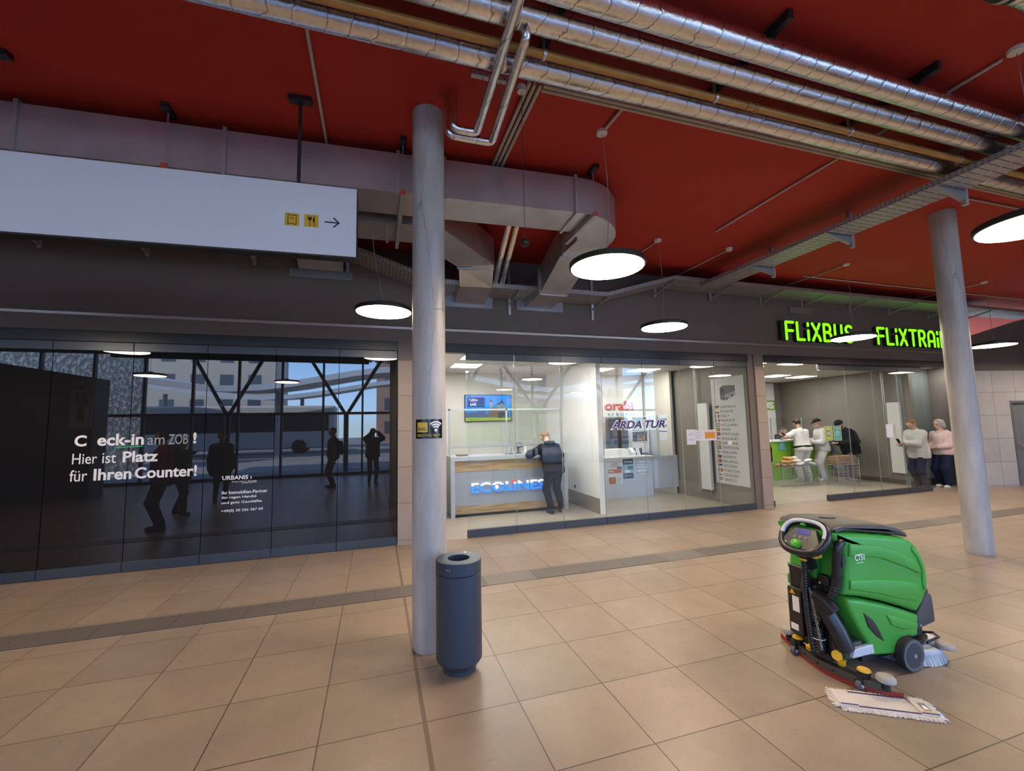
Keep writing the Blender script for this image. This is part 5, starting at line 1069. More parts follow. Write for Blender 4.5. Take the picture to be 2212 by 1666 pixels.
    if hair:
        m = hair['m']; st = hair['style']
        if st == 'short': mk('hair', [(hd(-.025, 0, .03), hd(.012, 0, .035), .094*s, .088*s)], m, k=.02, rs=.009, cuts=[(hd(.052, 0, .055), (hf*.9-hu*.45).normalized()), (hd(-.02, 0, -.05), -hu)])
        if st == 'buzz': mk('hair', [(hd(-.025, 0, .026), hd(.010, 0, .030), .0915*s, .086*s)], m, k=.02, rs=.009, cuts=[(hd(.045, 0, .055), (hf*.8-hu*.6).normalized()), (hd(-.02, 0, -.03), -hu)])
        if st == 'bob': mk('hair', [(hd(-.025, 0, .035), hd(.012, 0, .04), .106*s, .098*s), (hd(-.05, .055, -.05), hd(-.05, -.055, -.05), .062*s, .062*s)], m, k=.04, rs=.009, cuts=[(hd(.052, 0, .04), (hf*.95-hu*.3).normalized())])
        if st == 'bun': mk('hair', [(hd(-.025, 0, .03), hd(.012, 0, .035), .094*s, .088*s), (hd(-.11, 0, .08), hd(-.115, 0, .085), .045*s, .045*s)], m, k=.02, rs=.009, cuts=[(hd(.05, 0, .05), (hf*.9-hu*.45).normalized())])
        if st == 'beanie': mk('beanie', [(hd(-.025, 0, .035), hd(.012, 0, .04), .099*s, .092*s), (hd(-.01, 0, .08), hd(0, 0, .1), .07*s, .05*s)], m, k=.03, rs=.009, cuts=[(hd(.05, 0, .035), (hf*.35-hu*.94).normalized())])
        if st == 'cap': 
            c = mk('cap', [(hd(-.02, 0, .04), hd(.012, 0, .042), .098*s, .092*s)], m, k=.02, rs=.009, cuts=[(hd(.03, 0, .035), -hu)])
            mk('cap_peak', [(hd(.08, .04, .045), hd(.15, .025, .035), .012, .010), (hd(.08, -.04, .045), hd(.15, -.025, .035), .012, .010), (hd(.08, 0, .047), hd(.16, 0, .037), .012, .010)], m, c, k=.03, rs=.008)
        if hair.get('beard'): mk('beard', [(hd(.03, .05, -.06), hd(.085, 0, -.09), .03*s, .03*s), (hd(.03, -.05, -.06), hd(.085, 0, -.09), .03*s, .03*s)], hair['beard'], k=.03, rs=.009)
        if hair.get('glasses'):
            b = MB()
            for sg in (1, -1): b.tube([tuple(hd(.104, .034*sg+.024*math.cos(a), .006+.02*math.sin(a))) for a in [2*PI*i/14 for i in range(14)]], .0035, 6, closed=True); b.cyl(tuple(hd(.10, .056*sg, .01)), tuple(hd(.0, .092*sg, .012)), .0035, 6)
            b.build('glasses', M_eye, t, local=True)
    for e in extras: e(t, T, hd, mk, s)
    return t
def backpack(m, nm='backpack', straps=True):
    def f(t, T, hd, mk, s):
        o = mk(nm, [(T(-.20, .07, .10), T(-.19, .06, .36), .085*s, .075*s), (T(-.20, -.07, .10), T(-.19, -.06, .36), .085*s, .075*s), (T(-.25, 0, .12), T(-.24, 0, .24), .07*s, .06*s)], m, k=.05)
        for sg in ((1, -1) if straps else ()): MB().tube([tuple(T(*p)) for p in ((-.14, .11*sg, .40), (-.03, .12*sg, .505), (.10, .115*sg, .40), (.125, .12*sg, .25), (.02, .17*sg, .12), (-.14, .13*sg, .08))], .016*s, 8).build('strap', m, o, local=True, smooth=60)
    return f
def phone(h):
    def f(t, T, hd, mk, s):
        MB().obox((h[0]+.075, h[1], h[2]+.03), (.012, .075, .15), Matrix.Rotation(.5, 3, 'Y')).build('phone', M_black, t, local=True, bevel=.004)
    return f
C_blk = cloth('black', (.012, .012, .014)); C_grey = cloth('dark_grey', (.035, .035, .04)); C_wht = cloth('white', (.62, .61, .60)); C_pale = cloth('pale_jacket', (.50, .485, .46)); C_navy = cloth('navy', (.012, .017, .045)); C_pink = cloth('dusty_pink', (.56, .42, .41)); C_cream = cloth('cream', (.58, .53, .46)); C_work = cloth('work_white', (.52, .51, .50)); C_workg = cloth('work_grey', (.10, .10, .115)); C_red = cloth('rust_red', (.16, .03, .02)); C_brown = cloth('brown', (.06, .045, .035)); C_knit = cloth('grey_knit', (.27, .25, .23))
H_dark = mat('hair_dark', (.018, .013, .010), .55, bump=.4, bscale=60); H_grey = mat('hair_grey', (.30, .30, .30), .55, bump=.4, bscale=60); H_fair = mat('hair_fair', (.20, .115, .065), .55, bump=.4, bscale=60); H_shav = mat('hair_shaved', (.24, .13, .09), .6)
S_wht = mat('shoe_white', (.62, .60, .58), .5); S_dark = mat('shoe_dark', (.015, .013, .012), .5)
def chain_print(t, T, hd, mk, s): pass
# man leaning on the counter with one foot crossed behind
def leaning_extra(t, T, hd, mk, s):
    MB().bar((-.02, -.205, .62), (.0, -.20, .30), .012, .03).build('trouser_stripe', C_wht, t, local=True)
person('person with shaved head in black leaning on the counter with glowing lettering', (3.40, 8.17), math.radians(95), 1.74, lean=24, drop=.03, hands=[(.42, .33, 1.19), (.42, -.12, 1.19)], feet=[(.02, .06, 0, 0), (.10, -.22, .02, 0, 50)], poleE=[(-.2, .9, -.4), (-.3, -.9, -.3)], head=(18, 0), skin=SKIN2,
       top=dict(m=C_blk, thick=.026, hem=.03, hood=True), pants=dict(m=C_blk, wide=.014), shoes=S_dark, hair=dict(style='buzz', m=H_shav), fat=1.08)
# people at the green counter
person('person in a white T-shirt and pale work trousers seen from behind', (11.72, 9.50), math.radians(80), 1.80, lean=10, hands=[(.36, .34, 1.21), (.38, -.12, 1.21)], poleE=[(-.2, .9, -.4), (-.2, -.9, -.4)], head=(22, 0), feet=[(-.02, .14, 0), (-.02, -.12, 0)],
       top=dict(m=C_wht, sleeve='short', thick=.02, belt=C_blk, name='t_shirt'), pants=dict(m=C_work, wide=.03), shoes=S_wht, hair=dict(style='short', m=H_dark), fat=1.22)
def knee_pads(t, T, hd, mk, s):
    for y in (.12, -.12): MB().box(.055, .10, y-.05, y+.05, .38, .58).build('knee_patch', C_workg, t, local=True, bevel=.015)
    MB().bar(tuple(T(.10, .12, .42)), tuple(T(-.05, -.15, .10)), .05, .02).build('chest_strap', C_blk, t, local=True)
person('person in a white hooded work suit and black cap, side on', (12.36, 9.42), math.radians(150), 1.78, lean=4, hands=[(.30, .10, 1.10), (.28, -.10, 1.15)], poleE=[(-.6, .5, -.5), (-.6, -.5, -.5)], head=(12, 5), feet=[(.06, .12, 0), (-.05, -.10, 0)],
       top=dict(m=C_work, thick=.03, hood=True, hem=.02), pants=dict(m=C_work, wide=.034), shoes=S_wht, hair=dict(style='cap', m=C_blk, beard=H_grey), extras=[knee_pads], fat=1.05)
person('person in a black jacket and beanie with a backpack, head bowed', (12.93, 9.05), math.radians(165), 1.78, lean=16, hands=[(.36, .10, 1.08), (.36, -.10, 1.08)], head=(30, 0), feet=[(.04, .11, 0), (-.10, -.11, 0)], poleE=[(-.6, .5, -.5), (-.6, -.5, -.5)],
       top=dict(m=C_blk, thick=.045, hem=.10), pants=dict(m=C_workg, wide=.012), shoes=mat('shoe_grey', (.30, .30, .32), .5), hair=dict(style='beanie', m=C_blk, beard=H_dark), extras=[backpack(C_grey)], fat=1.12)
person('person in a grey jacket sitting behind the green counter', (12.05, 10.62), math.radians(-70), 1.75, drop=.18, lean=12, hands=[(.32, .15, 1.02), (.32, -.15, 1.02)], head=(14, 0), feet=[(.1, .12, 0), (.1, -.12, 0)], top=dict(m=C_grey, thick=.02, hood=True), pants=dict(m=C_navy), shoes=S_dark, hair=dict(style='buzz', m=H_dark, beard=H_dark))
person('person in a black jacket half hidden behind the stone pier', (8.48, 8.05), math.radians(60), 1.76, lean=3, top=dict(m=C_blk, thick=.045, hem=.12, hood=True), pants=dict(m=C_blk, wide=.01), shoes=S_dark, hair=dict(style='short', m=H_dark), feet=[(0, .10, 0), (.05, -.14, 0)], hands=[(.25, .2, 1.0), (.02, -.27, .82)])
# couple at the right of the sliding glass
person('person in a pale jacket holding a phone in profile behind the glass', (13.03, 7.46), math.radians(170), 1.74, lean=6, hands=[(.42, .07, 1.13), (.40, -.09, 1.10)], poleE=[(-.7, .3, -.6), (-.7, -.3, -.6)], head=(26, 0), feet=[(.0, .11, 0), (-.05, -.10, 0)], skin=SKIN2,
       top=dict(m=C_pale, thick=.036, hem=.09), pants=dict(m=C_navy, wide=.018), shoes=mat('shoe_brown', (.03, .022, .017), .5), hair=dict(style='short', m=H_fair), extras=[phone((.46, 0, 1.14))], fat=1.12)
person('person with a grey bob, glasses and dusty pink hoodie, dark bag on her back', (13.66, 7.30), math.radians(172), 1.69, lean=1, hands=[(.30, .10, 1.02), (.30, -.08, 1.0)], poleE=[(-.7, .4, -.5), (-.7, -.4, -.5)], head=(4, -8), feet=[(.03, .09, 0), (-.03, -.09, 0)], skin=SKIN2,
       top=dict(m=C_pink, thick=.026, hood=True, inner=C_cream), pants=dict(m=C_navy, wide=.045), shoes=S_wht, hair=dict(style='bob', m=H_grey, glasses=True), extras=[backpack(C_blk, 'shoulder_bag', False)], fat=1.0)
# passers-by standing out of view to the left, seen mirrored in the dark window
person('person in a rust red jacket, mirrored in the dark window', (-3.75, 4.35), math.radians(150), 1.80, top=dict(m=C_red, thick=.04, hem=.06), pants=dict(m=C_grey, wide=.02), shoes=S_dark, hair=dict(style='short', m=H_dark), res=.014)
person('person with a hair bun, mirrored in the dark window', (-4.05, 2.7), math.radians(20), 1.66, hands=[(.30, .22, 1.05), (.02, -.24, .8)], feet=[(.18, .1, 0), (-.15, -.1, 0)], top=dict(m=C_brown, thick=.03), pants=dict(m=C_brown, wide=.01), shoes=S_dark, hair=dict(style='bun', m=H_dark), res=.014)
person('person in a dark coat, mirrored in the middle of the dark window', (-3.75, 1.15), math.radians(60), 1.74, top=dict(m=C_grey, thick=.04, hem=.2), pants=dict(m=C_grey), shoes=S_dark, hair=dict(style='short', m=H_dark), res=.014)
person('person with a large backpack, mirrored near the right of the dark window', (-1.25, -.35), math.radians(160), 1.80, top=dict(m=C_grey, thick=.03), pants=dict(m=C_blk), shoes=S_dark, hair=dict(style='short', m=H_dark), extras=[backpack(C_blk)], res=.014)
person('person taking the photograph, mirrored at the right end of the dark window', (-.10, -.58), math.radians(80), 1.76, hands=[(.36, .10, 1.62), (.36, -.10, 1.62)], poleE=[(-.2, .7, -.7), (-.2, -.7, -.7)], top=dict(m=C_blk, thick=.03), pants=dict(m=C_blk), shoes=S_dark, hair=dict(style='short', m=H_dark), res=.014)
# ================================================================== FLOOR SCRUBBER
def offset_poly(pts, d):
    n = len(pts); ar = sum(pts[i][0]*pts[(i+1) % n][1]-pts[(i+1) % n][0]*pts[i][1] for i in range(n)); sg = 1 if ar > 0 else -1; out = []
    for i in range(n):
        p, c, q = Vector(pts[i-1]), Vector(pts[i]), Vector(pts[(i+1) % n]); a = (c-p).normalized(); b = (q-c).normalized()
        na, nb = Vector((-a.y, a.x))*sg, Vector((-b.y, b.x))*sg; m2 = (na+nb); m2 = m2.normalized() if m2.length > 1e-4 else na; k = d/max(.5, m2.dot(na)); out.append(tuple(c+m2*k))
    return out
def dense(pts, st=.05):
    out = []
    for p, q in zip(pts, pts[1:]+pts[:1]):
        n = max(1, int(math.hypot(q[0]-p[0], q[1]-p[1])/st)); out += [(p[0]+(q[0]-p[0])*i/n, p[1]+(q[1]-p[1])*i/n) for i in range(n)]
    return out
def pillow(b, prof, yc, w, e, n=5, side=0):
    """extrude an XZ profile across Y with rounded rims"""
    sl = []
    for i in range(n): a = PI/2*(1-i/(n-1)); sl.append((-(w-e)-e*math.sin(a), e*(1-math.cos(a))))
    sl = sl+[(-y, d) for y, d in sl[::-1]]; vs = []; k = len(prof)
    for y, d in sl: vs += [(x, yc+y, z) for x, z in offset_poly(prof, d)]
    m = len(sl); fs = [tuple(range(k)), tuple((m-1)*k+j for j in range(k))[::-1]]
    for i in range(m-1):
        for j in range(k): fs.append((i*k+j, i*k+(j+1) % k, (i+1)*k+(j+1) % k, (i+1)*k+j))
    return b.add(vs, fs)
YS = 2.505
M_grn = mat('scrubber_green', (.055, .33, .042), .38, var=.04, vscale=3); M_grnd = mat('scrubber_green_dark', (.02, .17, .02), .45); M_lid = mat('scrubber_lid', (.055, .052, .055), .5); M_blkp = mat('black_plastic', (.014, .014, .016), .38); M_rubb = mat('grey_rubber', (.10, .11, .125), .6); M_rdk = mat('dark_rubber', (.02, .02, .021), .7); M_yelp = mat('yellow_plastic', (.70, .40, .015), .4); M_redb = mat('red_blade', (.32, .035, .02), .5); M_lgp = mat('light_grey_plastic', (.52, .56, .62), .4); M_beig = mat('roller_grey', (.38, .355, .32), .55)
sc = thing('floor_scrubber', 'bright green walk-behind floor scrubbing machine with black steering ring', 'cleaning machine', (3.5, YS, 0))
up = [(3.095, .560), (3.12, .70), (3.135, .80), (3.13, .885), (3.06, .925), (3.02, .960), (3.02, .992), (3.30, .962), (3.55, .925), (3.72, .897), (3.80, .870), (3.865, .820), (3.915, .745), (3.945, .660), (3.957, .560), (3.935, .490), (3.88, .415), (3.80, .352), (3.66, .405), (3.45, .475), (3.25, .530)]
pillow(MB(), up, YS, .226, .038, 6).build('upper_tank', M_grn, sc, smooth=32)
lo = [(3.09, .545), (3.25, .515), (3.45, .46), (3.66, .39), (3.80, .335), (3.79, .27), (3.775, .195), (3.735, .19), (3.68, .208), (3.63, .19), (3.595, .14), (3.575, .105), (3.51, .108), (3.30, .135), (3.275, .215), (3.20, .32), (3.15, .40), (3.11, .48)]
lt = pillow(MB(), lo, YS, .229, .026, 5).build('lower_tank', M_grn, sc, smooth=32)
def side_panel(n, m, poly, t=.012, y=YS-.226, both=True):
    for s, nn in ((-1, n),) + (((1, n),) if both else ()):
        yy = YS+s*abs(YS-y); o = MB(); pillow(o, dense(poly, .04), yy, t, t*.9, 4); o.build(nn, m, sc, smooth=40)
side_panel('side_contour', M_grn, [(3.16, .905), (3.42, .872), (3.62, .82), (3.80, .735), (3.87, .64), (3.83, .63), (3.70, .69), (3.45, .78), (3.20, .815), (3.15, .82)], .013)
side_panel('side_contour', M_grn, [(3.14, .66), (3.40, .64), (3.65, .60), (3.80, .56), (3.84, .50), (3.78, .44), (3.62, .475), (3.40, .54), (3.13, .60)], .012)
side_panel('side_contour', M_grn, [(3.80, .83), (3.86, .77), (3.91, .66), (3.915, .56), (3.885, .50), (3.87, .56), (3.875, .66), (3.84, .74), (3.785, .80)], .010)
side_panel('side_contour', M_grn, [(3.46, .385), (3.60, .355), (3.77, .285), (3.76, .255), (3.63, .26), (3.50, .31)], .010, YS-.229)
side_panel('side_recess', M_blkp, [(3.238, .433), (3.325, .372), (3.367, .312), (3.412, .218), (3.345, .26), (3.275, .33)], .006, YS-.2295)
bp2 = [(3.935, .505), (3.975, .44), (3.985, .30), (3.982, .258), (3.79, .232), (3.80, .335)]
pillow(MB(), bp2, YS, .224, .015, 4).build('front_bumper', M_lid, sc, smooth=30)
for x, z in ((3.93, .475), (3.815, .26)): MB().cyl((x, YS-.227, z), (x, YS-.222, z), .008, 12).build('bolt', M_steel, sc)
ld = [(3.03, .995), (3.05, 1.018), (3.15, 1.035), (3.35, 1.022), (3.55, 1.0), (3.70, .965), (3.78, .925), (3.80, .885), (3.72, .902), (3.55, .932), (3.30, .968)]
pillow(MB(), ld, YS, .219, .03, 5).build('lid', M_lid, sc, smooth=35)
MB().lathe([(.052, 0), (.058, .004), (.05, .007)], (3.30, YS+.02, 1.026), 24, Matrix.Rotation(math.radians(3), 3, 'Y') @ Matrix.Diagonal(Vector((1.3, .75, 1)))).build('lid_grip', M_black, sc, smooth=40)
put(text_mb('CT51', width=.092, height=.043, offset=.012, extrude=.002), (3.190, YS-.2395, .788)).build('model_lettering', M_prnw, sc); MB().box(3.205, 3.27, YS-.2405, YS-.2385, .772, .775).build('small_lettering', M_prnw, sc)
# rear side: recess, panel, frame
MB().hexa([(3.06, YS-.12, .10), (3.20, YS-.14, .10), (3.20, YS+.22, .10), (3.10, YS+.20, .10), (3.075, YS-.10, .66), (3.20, YS-.12, .66), (3.20, YS+.21, .66), (3.085, YS+.20, .66)]).build('rear_panel', M_blkp, sc, bevel=.012)
MB().box(3.055, 3.09, YS+.085, YS+.20, .16, .50).build('battery_cover', mat('dark_brown_plastic', (.025, .022, .02), .5), sc, bevel=.01)
MB().box(3.050, 3.056, YS+.10, YS+.155, .33, .44).build('data_label', M_prnw, sc); MB().box(3.050, 3.056, YS+.12, YS+.18, .19, .235).build('data_label', M_prnw, sc); MB().prism([(YS+.13, .455), (YS+.175, .455), (YS+.152, .49)], 3.048, 3.055, 'x').build('warning_triangle', M_yelp, sc)
MB().hexa([(3.12, YS+.195, .10), (3.2, YS+.195, .10), (3.2, YS+.215, .10), (3.13, YS+.215, .10), (3.12, YS+.195, .60), (3.2, YS+.195, .60), (3.2, YS+.228, .60), (3.115, YS+.228, .60)]).build('left_flank', M_grn, sc, bevel=.01)
for z0, z1, d in ((.62, .66, .02), (.50, .58, .01)): MB().box(3.09+d, 3.2, YS+.10, YS+.232, z0, z1).build('left_rib', M_grn, sc, bevel=.012)
MB().box(3.05, 3.12, YS-.05, YS+.04, .62, .86).build('steering_column_cover', M_grnd, sc, bevel=.015); MB().box(3.06, 3.10, YS-.14, YS-.06, .60, .66).build('switch_plate', M_black, sc, bevel=.004)
for p, q, r in (((3.04, YS+.03, .60), (3.05, YS+.05, .50), .022), ((3.04, YS-.04, .58), (3.05, YS-.06, .46), .018), ((3.03, YS-.0, .66), (3.04, YS, .56), .016)): MB().tube([p, q], r, 12).build('lever', M_black, sc, smooth=50)
for y, z in ((YS+.03, .63), (YS-.08, .61), (YS-.10, .53), (YS+.19, .42), (YS+.19, .38)): MB().cyl((3.045, y, z), (3.06, y, z), .008, 10).build('bolt', M_steel, sc)
b = MB(); b.tube([(3.05, YS-.17, .44), (3.03, YS-.12, .50), (3.03, YS-.05, .52)], .05, 14).tube([(3.10, YS-.19, .20), (3.06, YS-.17, .32), (3.05, YS-.10, .44)], .055, 14); b.build('drain_hose', M_blkp, sc, smooth=60)
MB().box(3.07, 3.24, YS-.21, YS-.07, .13, .24).build('squeegee_lift', mat('dirty_dark_plastic', (.05, .045, .04), .6), sc, bevel=.015)
MB().hexa([(3.10, YS-.235, .155), (3.31, YS-.235, .155), (3.31, YS-.20, .155), (3.10, YS-.20, .155), (3.12, YS-.235, .21), (3.30, YS-.235, .215), (3.30, YS-.20, .215), (3.12, YS-.20, .21)]).build('silver_bracket', M_lgp, sc, bevel=.006)
# corrugated hoses
def hose(nm, pts, r, m, cuff=None):
    P = [Vector(p) for p in pts]; out = []; 
    for i in range(len(P)-1):
        p0, p1, p2_, p3 = P[max(0, i-1)], P[i], P[i+1], P[min(len(P)-1, i+2)]
        n = max(2, int((p2_-p1).length/.0045))
        for k in range(n):
            t = k/n; out.append(.5*((2*p1)+(p2_-p0)*t+(2*p0-5*p1+4*p2_-p3)*t*t+(3*p1-p0-3*p2_+p3)*t*t*t))
    rs = [r*(1.0 if (i//2) % 2 else .88) for i in range(len(out))]; return MB().tube(out, rs, 16).build(nm, m, sc, smooth=50)
hose('thin_hose', [(2.985, 2.485, .80), (3.0, 2.495, .66), (3.0, 2.50, .50), (2.995, 2.49, .35), (2.995, 2.478, .20), (3.0, 2.472, .13)], .021, M_blkp)
MB().cyl((2.985, 2.486, .755), (2.986, 2.486, .775), .025, 18).build('yellow_collar', M_yelp, sc, smooth=40)
MB().tube([(3.11, 2.300, .915), (3.085, 2.290, .915), (3.068, 2.290, .895), (3.066, 2.293, .86)], .032, 18).build('hose_elbow', M_blkp, sc, smooth=50)
MB().tube([(3.067, 2.293, .87), (3.067, 2.318, .655)], .027, 18).build('hose_pipe', M_blkp, sc, smooth=50); MB().tube([(3.067, 2.313, .685), (3.067, 2.322, .625)], .032, 18).build('hose_cuff', M_blkp, sc, smooth=50)
hose('thick_hose', [(3.067, 2.322, .63), (3.06, 2.345, .56), (3.05, 2.39, .47), (3.04, 2.435, .39), (3.03, 2.46, .30)], .028, M_blkp)
MB().box(3.075, 3.10, 2.27, 2.285, .76, .83).build('hose_clip', M_black, sc)
hose('suction_hose', [(3.03, 2.455, .30), (3.03, 2.452, .22), (3.03, 2.45, .13)], .040, M_blkp); MB().lathe([(.044, .222), (.044, .226)], (3.03, 2.452, 0), 20).build('hose_ring', M_prnw, sc)
b = MB(); zt, zb = .56, .19; n = 20
for i in range(n):
    t = i/(n-1); c = Vector((2.985, 2.455-.055*t, zt+(zb-zt)*t)); a = i % 2; pts = []
    for j in range(10):
        u = 2*PI*j/10; q = Vector((.0065*math.cos(u), 0, .0135*math.sin(u))); pts.append(c+(Vector((0, q.x, q.z)) if a else q))
    b.tube(pts, .0019, 5, closed=True)
b.build('chain', M_steel, sc)
# steering ring
Hc = Vector((2.955, 2.445, .935)); hw = Vector((.13, -.99, .02)).normalized(); hn = Vector((-.75, -.30, .60)); hn = (hn-hw*hn.dot(hw)).normalized(); hu = hn.cross(hw); hu = hu if hu.z > 0 else -hu
Hp = lambda a, c, d=0: Hc+hw*a+hu*c+hn*d
def ringpts(wd, ht, n=40, p=2.7, sh=0):
    out = []
    for i in range(n):
        t = 2*PI*i/n; c, s = math.cos(t), math.sin(t); x = wd*abs(c)**(2/p)*(1 if c >= 0 else -1); y = ht*abs(s)**(2/p)*(1 if s >= 0 else -1); out.append((x*(1-.10*(y < 0)*abs(y)/ht), y+sh))
    return out
st = [Hp(x, y, .0) for x, y in ringpts(.152, .122)]
MB().tube(st, .027, 14, closed=True).build('steering_ring', M_blkp, sc, smooth=60)
gp = [q for q in ringpts(.152, .122) if q[1] > -.02]; gp.sort(key=lambda q: math.atan2(q[1]+.03, q[0])); 
MB().tube([Hp(x*.97, y*.97, .016) for x, y in gp], .0155, 12).build('grip_cover', M_lgp, sc, smooth=60)
def hslab(nm, poly, d0, d1, m, bev=.004):
    b = MB(); n = len(poly); b.add([Hp(x, y, d0) for x, y in poly]+[Hp(x, y, d1) for x, y in poly], [tuple(range(n))[::-1], tuple(range(n, 2*n))]+[(i, (i+1) % n, n+(i+1) % n, n+i) for i in range(n)]); return b.build(nm, m, sc, bevel=bev)
hslab('control_panel', [(-.145, -.07), (-.12, -.122), (.12, -.122), (.145, -.07), (.11, .0), (.08, .062), (-.07, .062), (-.115, .0)], -.02, .016, mat('panel_plastic', (.035, .031, .028), .35), .008)
hslab('display', [(-.045, .008), (.045, .008), (.045, .05), (-.045, .05)], .016, .019, mat('display_blue', (.02, .02, .06), .2, emit=(.03, .03, .16), es=.6), .001)
for x, y in ((-.05, -.018), (-.01, -.018), (.03, -.018)): MB().cyl(Hp(x, y, .016), Hp(x, y, .020), .011, 14).build('button', mat('button_grey', (.12, .12, .12), .4), sc)
for x, y in ((-.125, -.06), (-.10, -.07), (-.115, -.085), (.095, -.085), (.125, -.07)): MB().obox(Hp(x, y, .017), (.016, .012, .003), Matrix((hw, hu, hn)).transposed()).build('key_symbol', mat('key_print', (.45, .45, .45), .5), sc)
MB().tube([Hp(-.02, -.075, .012), Hp(-.02, -.075, .026), Hp(-.02, -.075, .044), Hp(-.02, -.075, .05)], [.034, .034, .028, .018], 24).build('green_knob', mat('knob_green', (.07, .42, .03), .3), sc, smooth=40)
MB().sphere(tuple(Hp(-.03, .093, .0)), .018, 14, (1, 1.3, .8)).build('green_trigger', mat('knob_green2', (.04, .30, .03), .35), sc, smooth=60)
MB().tube([Hp(0, -.10, -.02), (3.01, YS-.03, .80), (3.07, YS-.01, .70)], [.05, .045, .04], 14).build('steering_stem', M_blkp, sc, smooth=50); MB().box(2.99, 3.06, YS-.11, YS-.05, .785, .815).build('yellow_tab', M_yelp, sc, bevel=.008); MB().box(3.0, 3.08, YS-.06, YS+.0, .775, .80).build('green_tab', M_grnd, sc, bevel=.006)
# wheels
for s in (-1, 1):
    y0 = YS+s*.285; y1_ = YS+s*.225
    wv = MB().tube([(3.615, y1_, .112), (3.615, y0, .112)], .108, 40).build('drive_wheel', M_rdk, sc, smooth=40, bevel=.008); MB().tube([(3.615, y0, .112), (3.615, y0+s*.003, .112)], .104, 36).build('wheel_rim', M_rubb, wv, smooth=40); MB().tube([(3.615, y0, .112), (3.615, y0+s*.005, .112)], .082, 32).build('wheel_disc', mat('wheel_disc', (.035, .04, .05), .5), wv, smooth=40); MB().cyl((3.615, y0, .112), (3.615, y0+s*.012, .112), .014, 12).build('hub', M_steel, wv)
MB().box(3.30, 3.95, YS-.15, YS+.15, .06, .2).build('undercarriage', M_black, sc)
# brush head
bc = (3.875, YS-.03)
b = MB(); n = 110
for i in range(n):
    a = 2*PI*i/n; r0, r1 = .235, .262+.008*((i*7) % 5)/5; c, s = math.cos(a), math.sin(a); wdt2 = .006
    b.add([(bc[0]+r0*c-s*wdt2, bc[1]+r0*s+c*wdt2, .07), (bc[0]+r0*c+s*wdt2, bc[1]+r0*s-c*wdt2, .07), (bc[0]+r1*c+s*wdt2, bc[1]+r1*s-c*wdt2, .004), (bc[0]+r1*c-s*wdt2, bc[1]+r1*s+c*wdt2, .004), (bc[0]+(r0-.03)*c, bc[1]+(r0-.03)*s, .07), (bc[0]+(r1-.05)*c, bc[1]+(r1-.05)*s, .004)], [(0, 1, 2, 3), (0, 4, 5, 3), (1, 4, 5, 2), (3, 2, 5), (0, 1, 4)])
o = b.build('brush_bristles', mat('bristles', (.42, .45, .50), .7), sc); o['kind'] = 'stuff'
MB().lathe([(.20, .068), (.246, .068), (.25, .078), (.246, .10), (.225, .105), (.20, .10)], (*bc, 0), 48).build('splash_guard', M_lgp, sc, smooth=40)
MB().lathe([(.15, .10), (.17, .135), (.08, .15)], (*bc, 0), 32).build('brush_motor_plate', M_blkp, sc, smooth=40)
MB().tube([(3.97, YS-.10, .14), (4.02, YS-.18, .16), (3.95, YS-.25, .17), (3.82, YS-.25, .15)], .009, 10).build('brush_cable', M_black, sc, smooth=60)
MB().bar((3.93, YS-.16, .112), (3.95, YS-.27, .112), .05, .02).build('roller_arm', M_lgp, sc); MB().lathe([(.05, .105), (.055, .112), (.055, .13), (.05, .138)], (3.955, 2.225, 0), 28).build('bumper_roller', M_beig, sc, smooth=40)
# squeegee
arc_s = [(3.178, 2.900), (3.112, 2.74), (3.06, 2.62), (3.022, 2.50), (3.012, 2.42), (3.022, 2.33), (3.050, 2.22), (3.105, 2.12), (3.200, 2.045)]
def crv(pts, dx=0, n=5):
    out = []; P = [Vector((*p, 0)) for p in pts]
    for i in range(len(P)-1):
        p0, p1, p2_, p3 = P[max(0, i-1)], P[i], P[i+1], P[min(len(P)-1, i+2)]
        for k in range(n): t = k/n; q = .5*((2*p1)+(p2_-p0)*t+(2*p0-5*p1+4*p2_-p3)*t*t+(3*p1-p0-3*p2_+p3)*t*t*t); out.append((q.x+dx, q.y))
    out.append((P[-1].x+dx, P[-1].y)); return out
def strip(nm, pts, t, z0, z1, m, **k):
    b = MB(); vs = []; n = len(pts)
    for i, (x, y) in enumerate(pts):
        p, q = pts[max(0, i-1)], pts[min(n-1, i+1)]; d = Vector((q[0]-p[0], q[1]-p[1])).normalized(); nx, ny = -d.y*t/2, d.x*t/2
        vs += [(x+nx, y+ny, z0), (x-nx, y-ny, z0), (x-nx, y-ny, z1), (x+nx, y+ny, z1)]
    fs = [(0, 1, 2, 3), (4*n-1, 4*n-2, 4*n-3, 4*n-4)]
    for i in range(n-1):
        for j in range(4): fs.append((4*i+j, 4*i+4+j, 4*i+4+(j+1) % 4, 4*i+(j+1) % 4))
    return b.add(vs, fs).build(nm, m, sc, **k)
full = crv(arc_s); strip('squeegee_blade', full, .006, .003, .040, M_redb)
inner = crv([(x+.022, y) for x, y in arc_s])[3:-4]; strip('squeegee_bar', inner, .05, .035, .085, M_blkp, bevel=.005); strip('squeegee_face', [(x-.006, y) for x, y in full[3:-4]], .012, .034, .078, mat('squeegee_metal', (.075, .068, .06), .45, .3), bevel=.003)
for i in (6, 12, 18, 24, 30): MB().cyl((full[i][0]-.018, full[i][1], .058), (full[i][0]-.002, full[i][1], .058), .007, 10).build('bolt', M_black, sc)
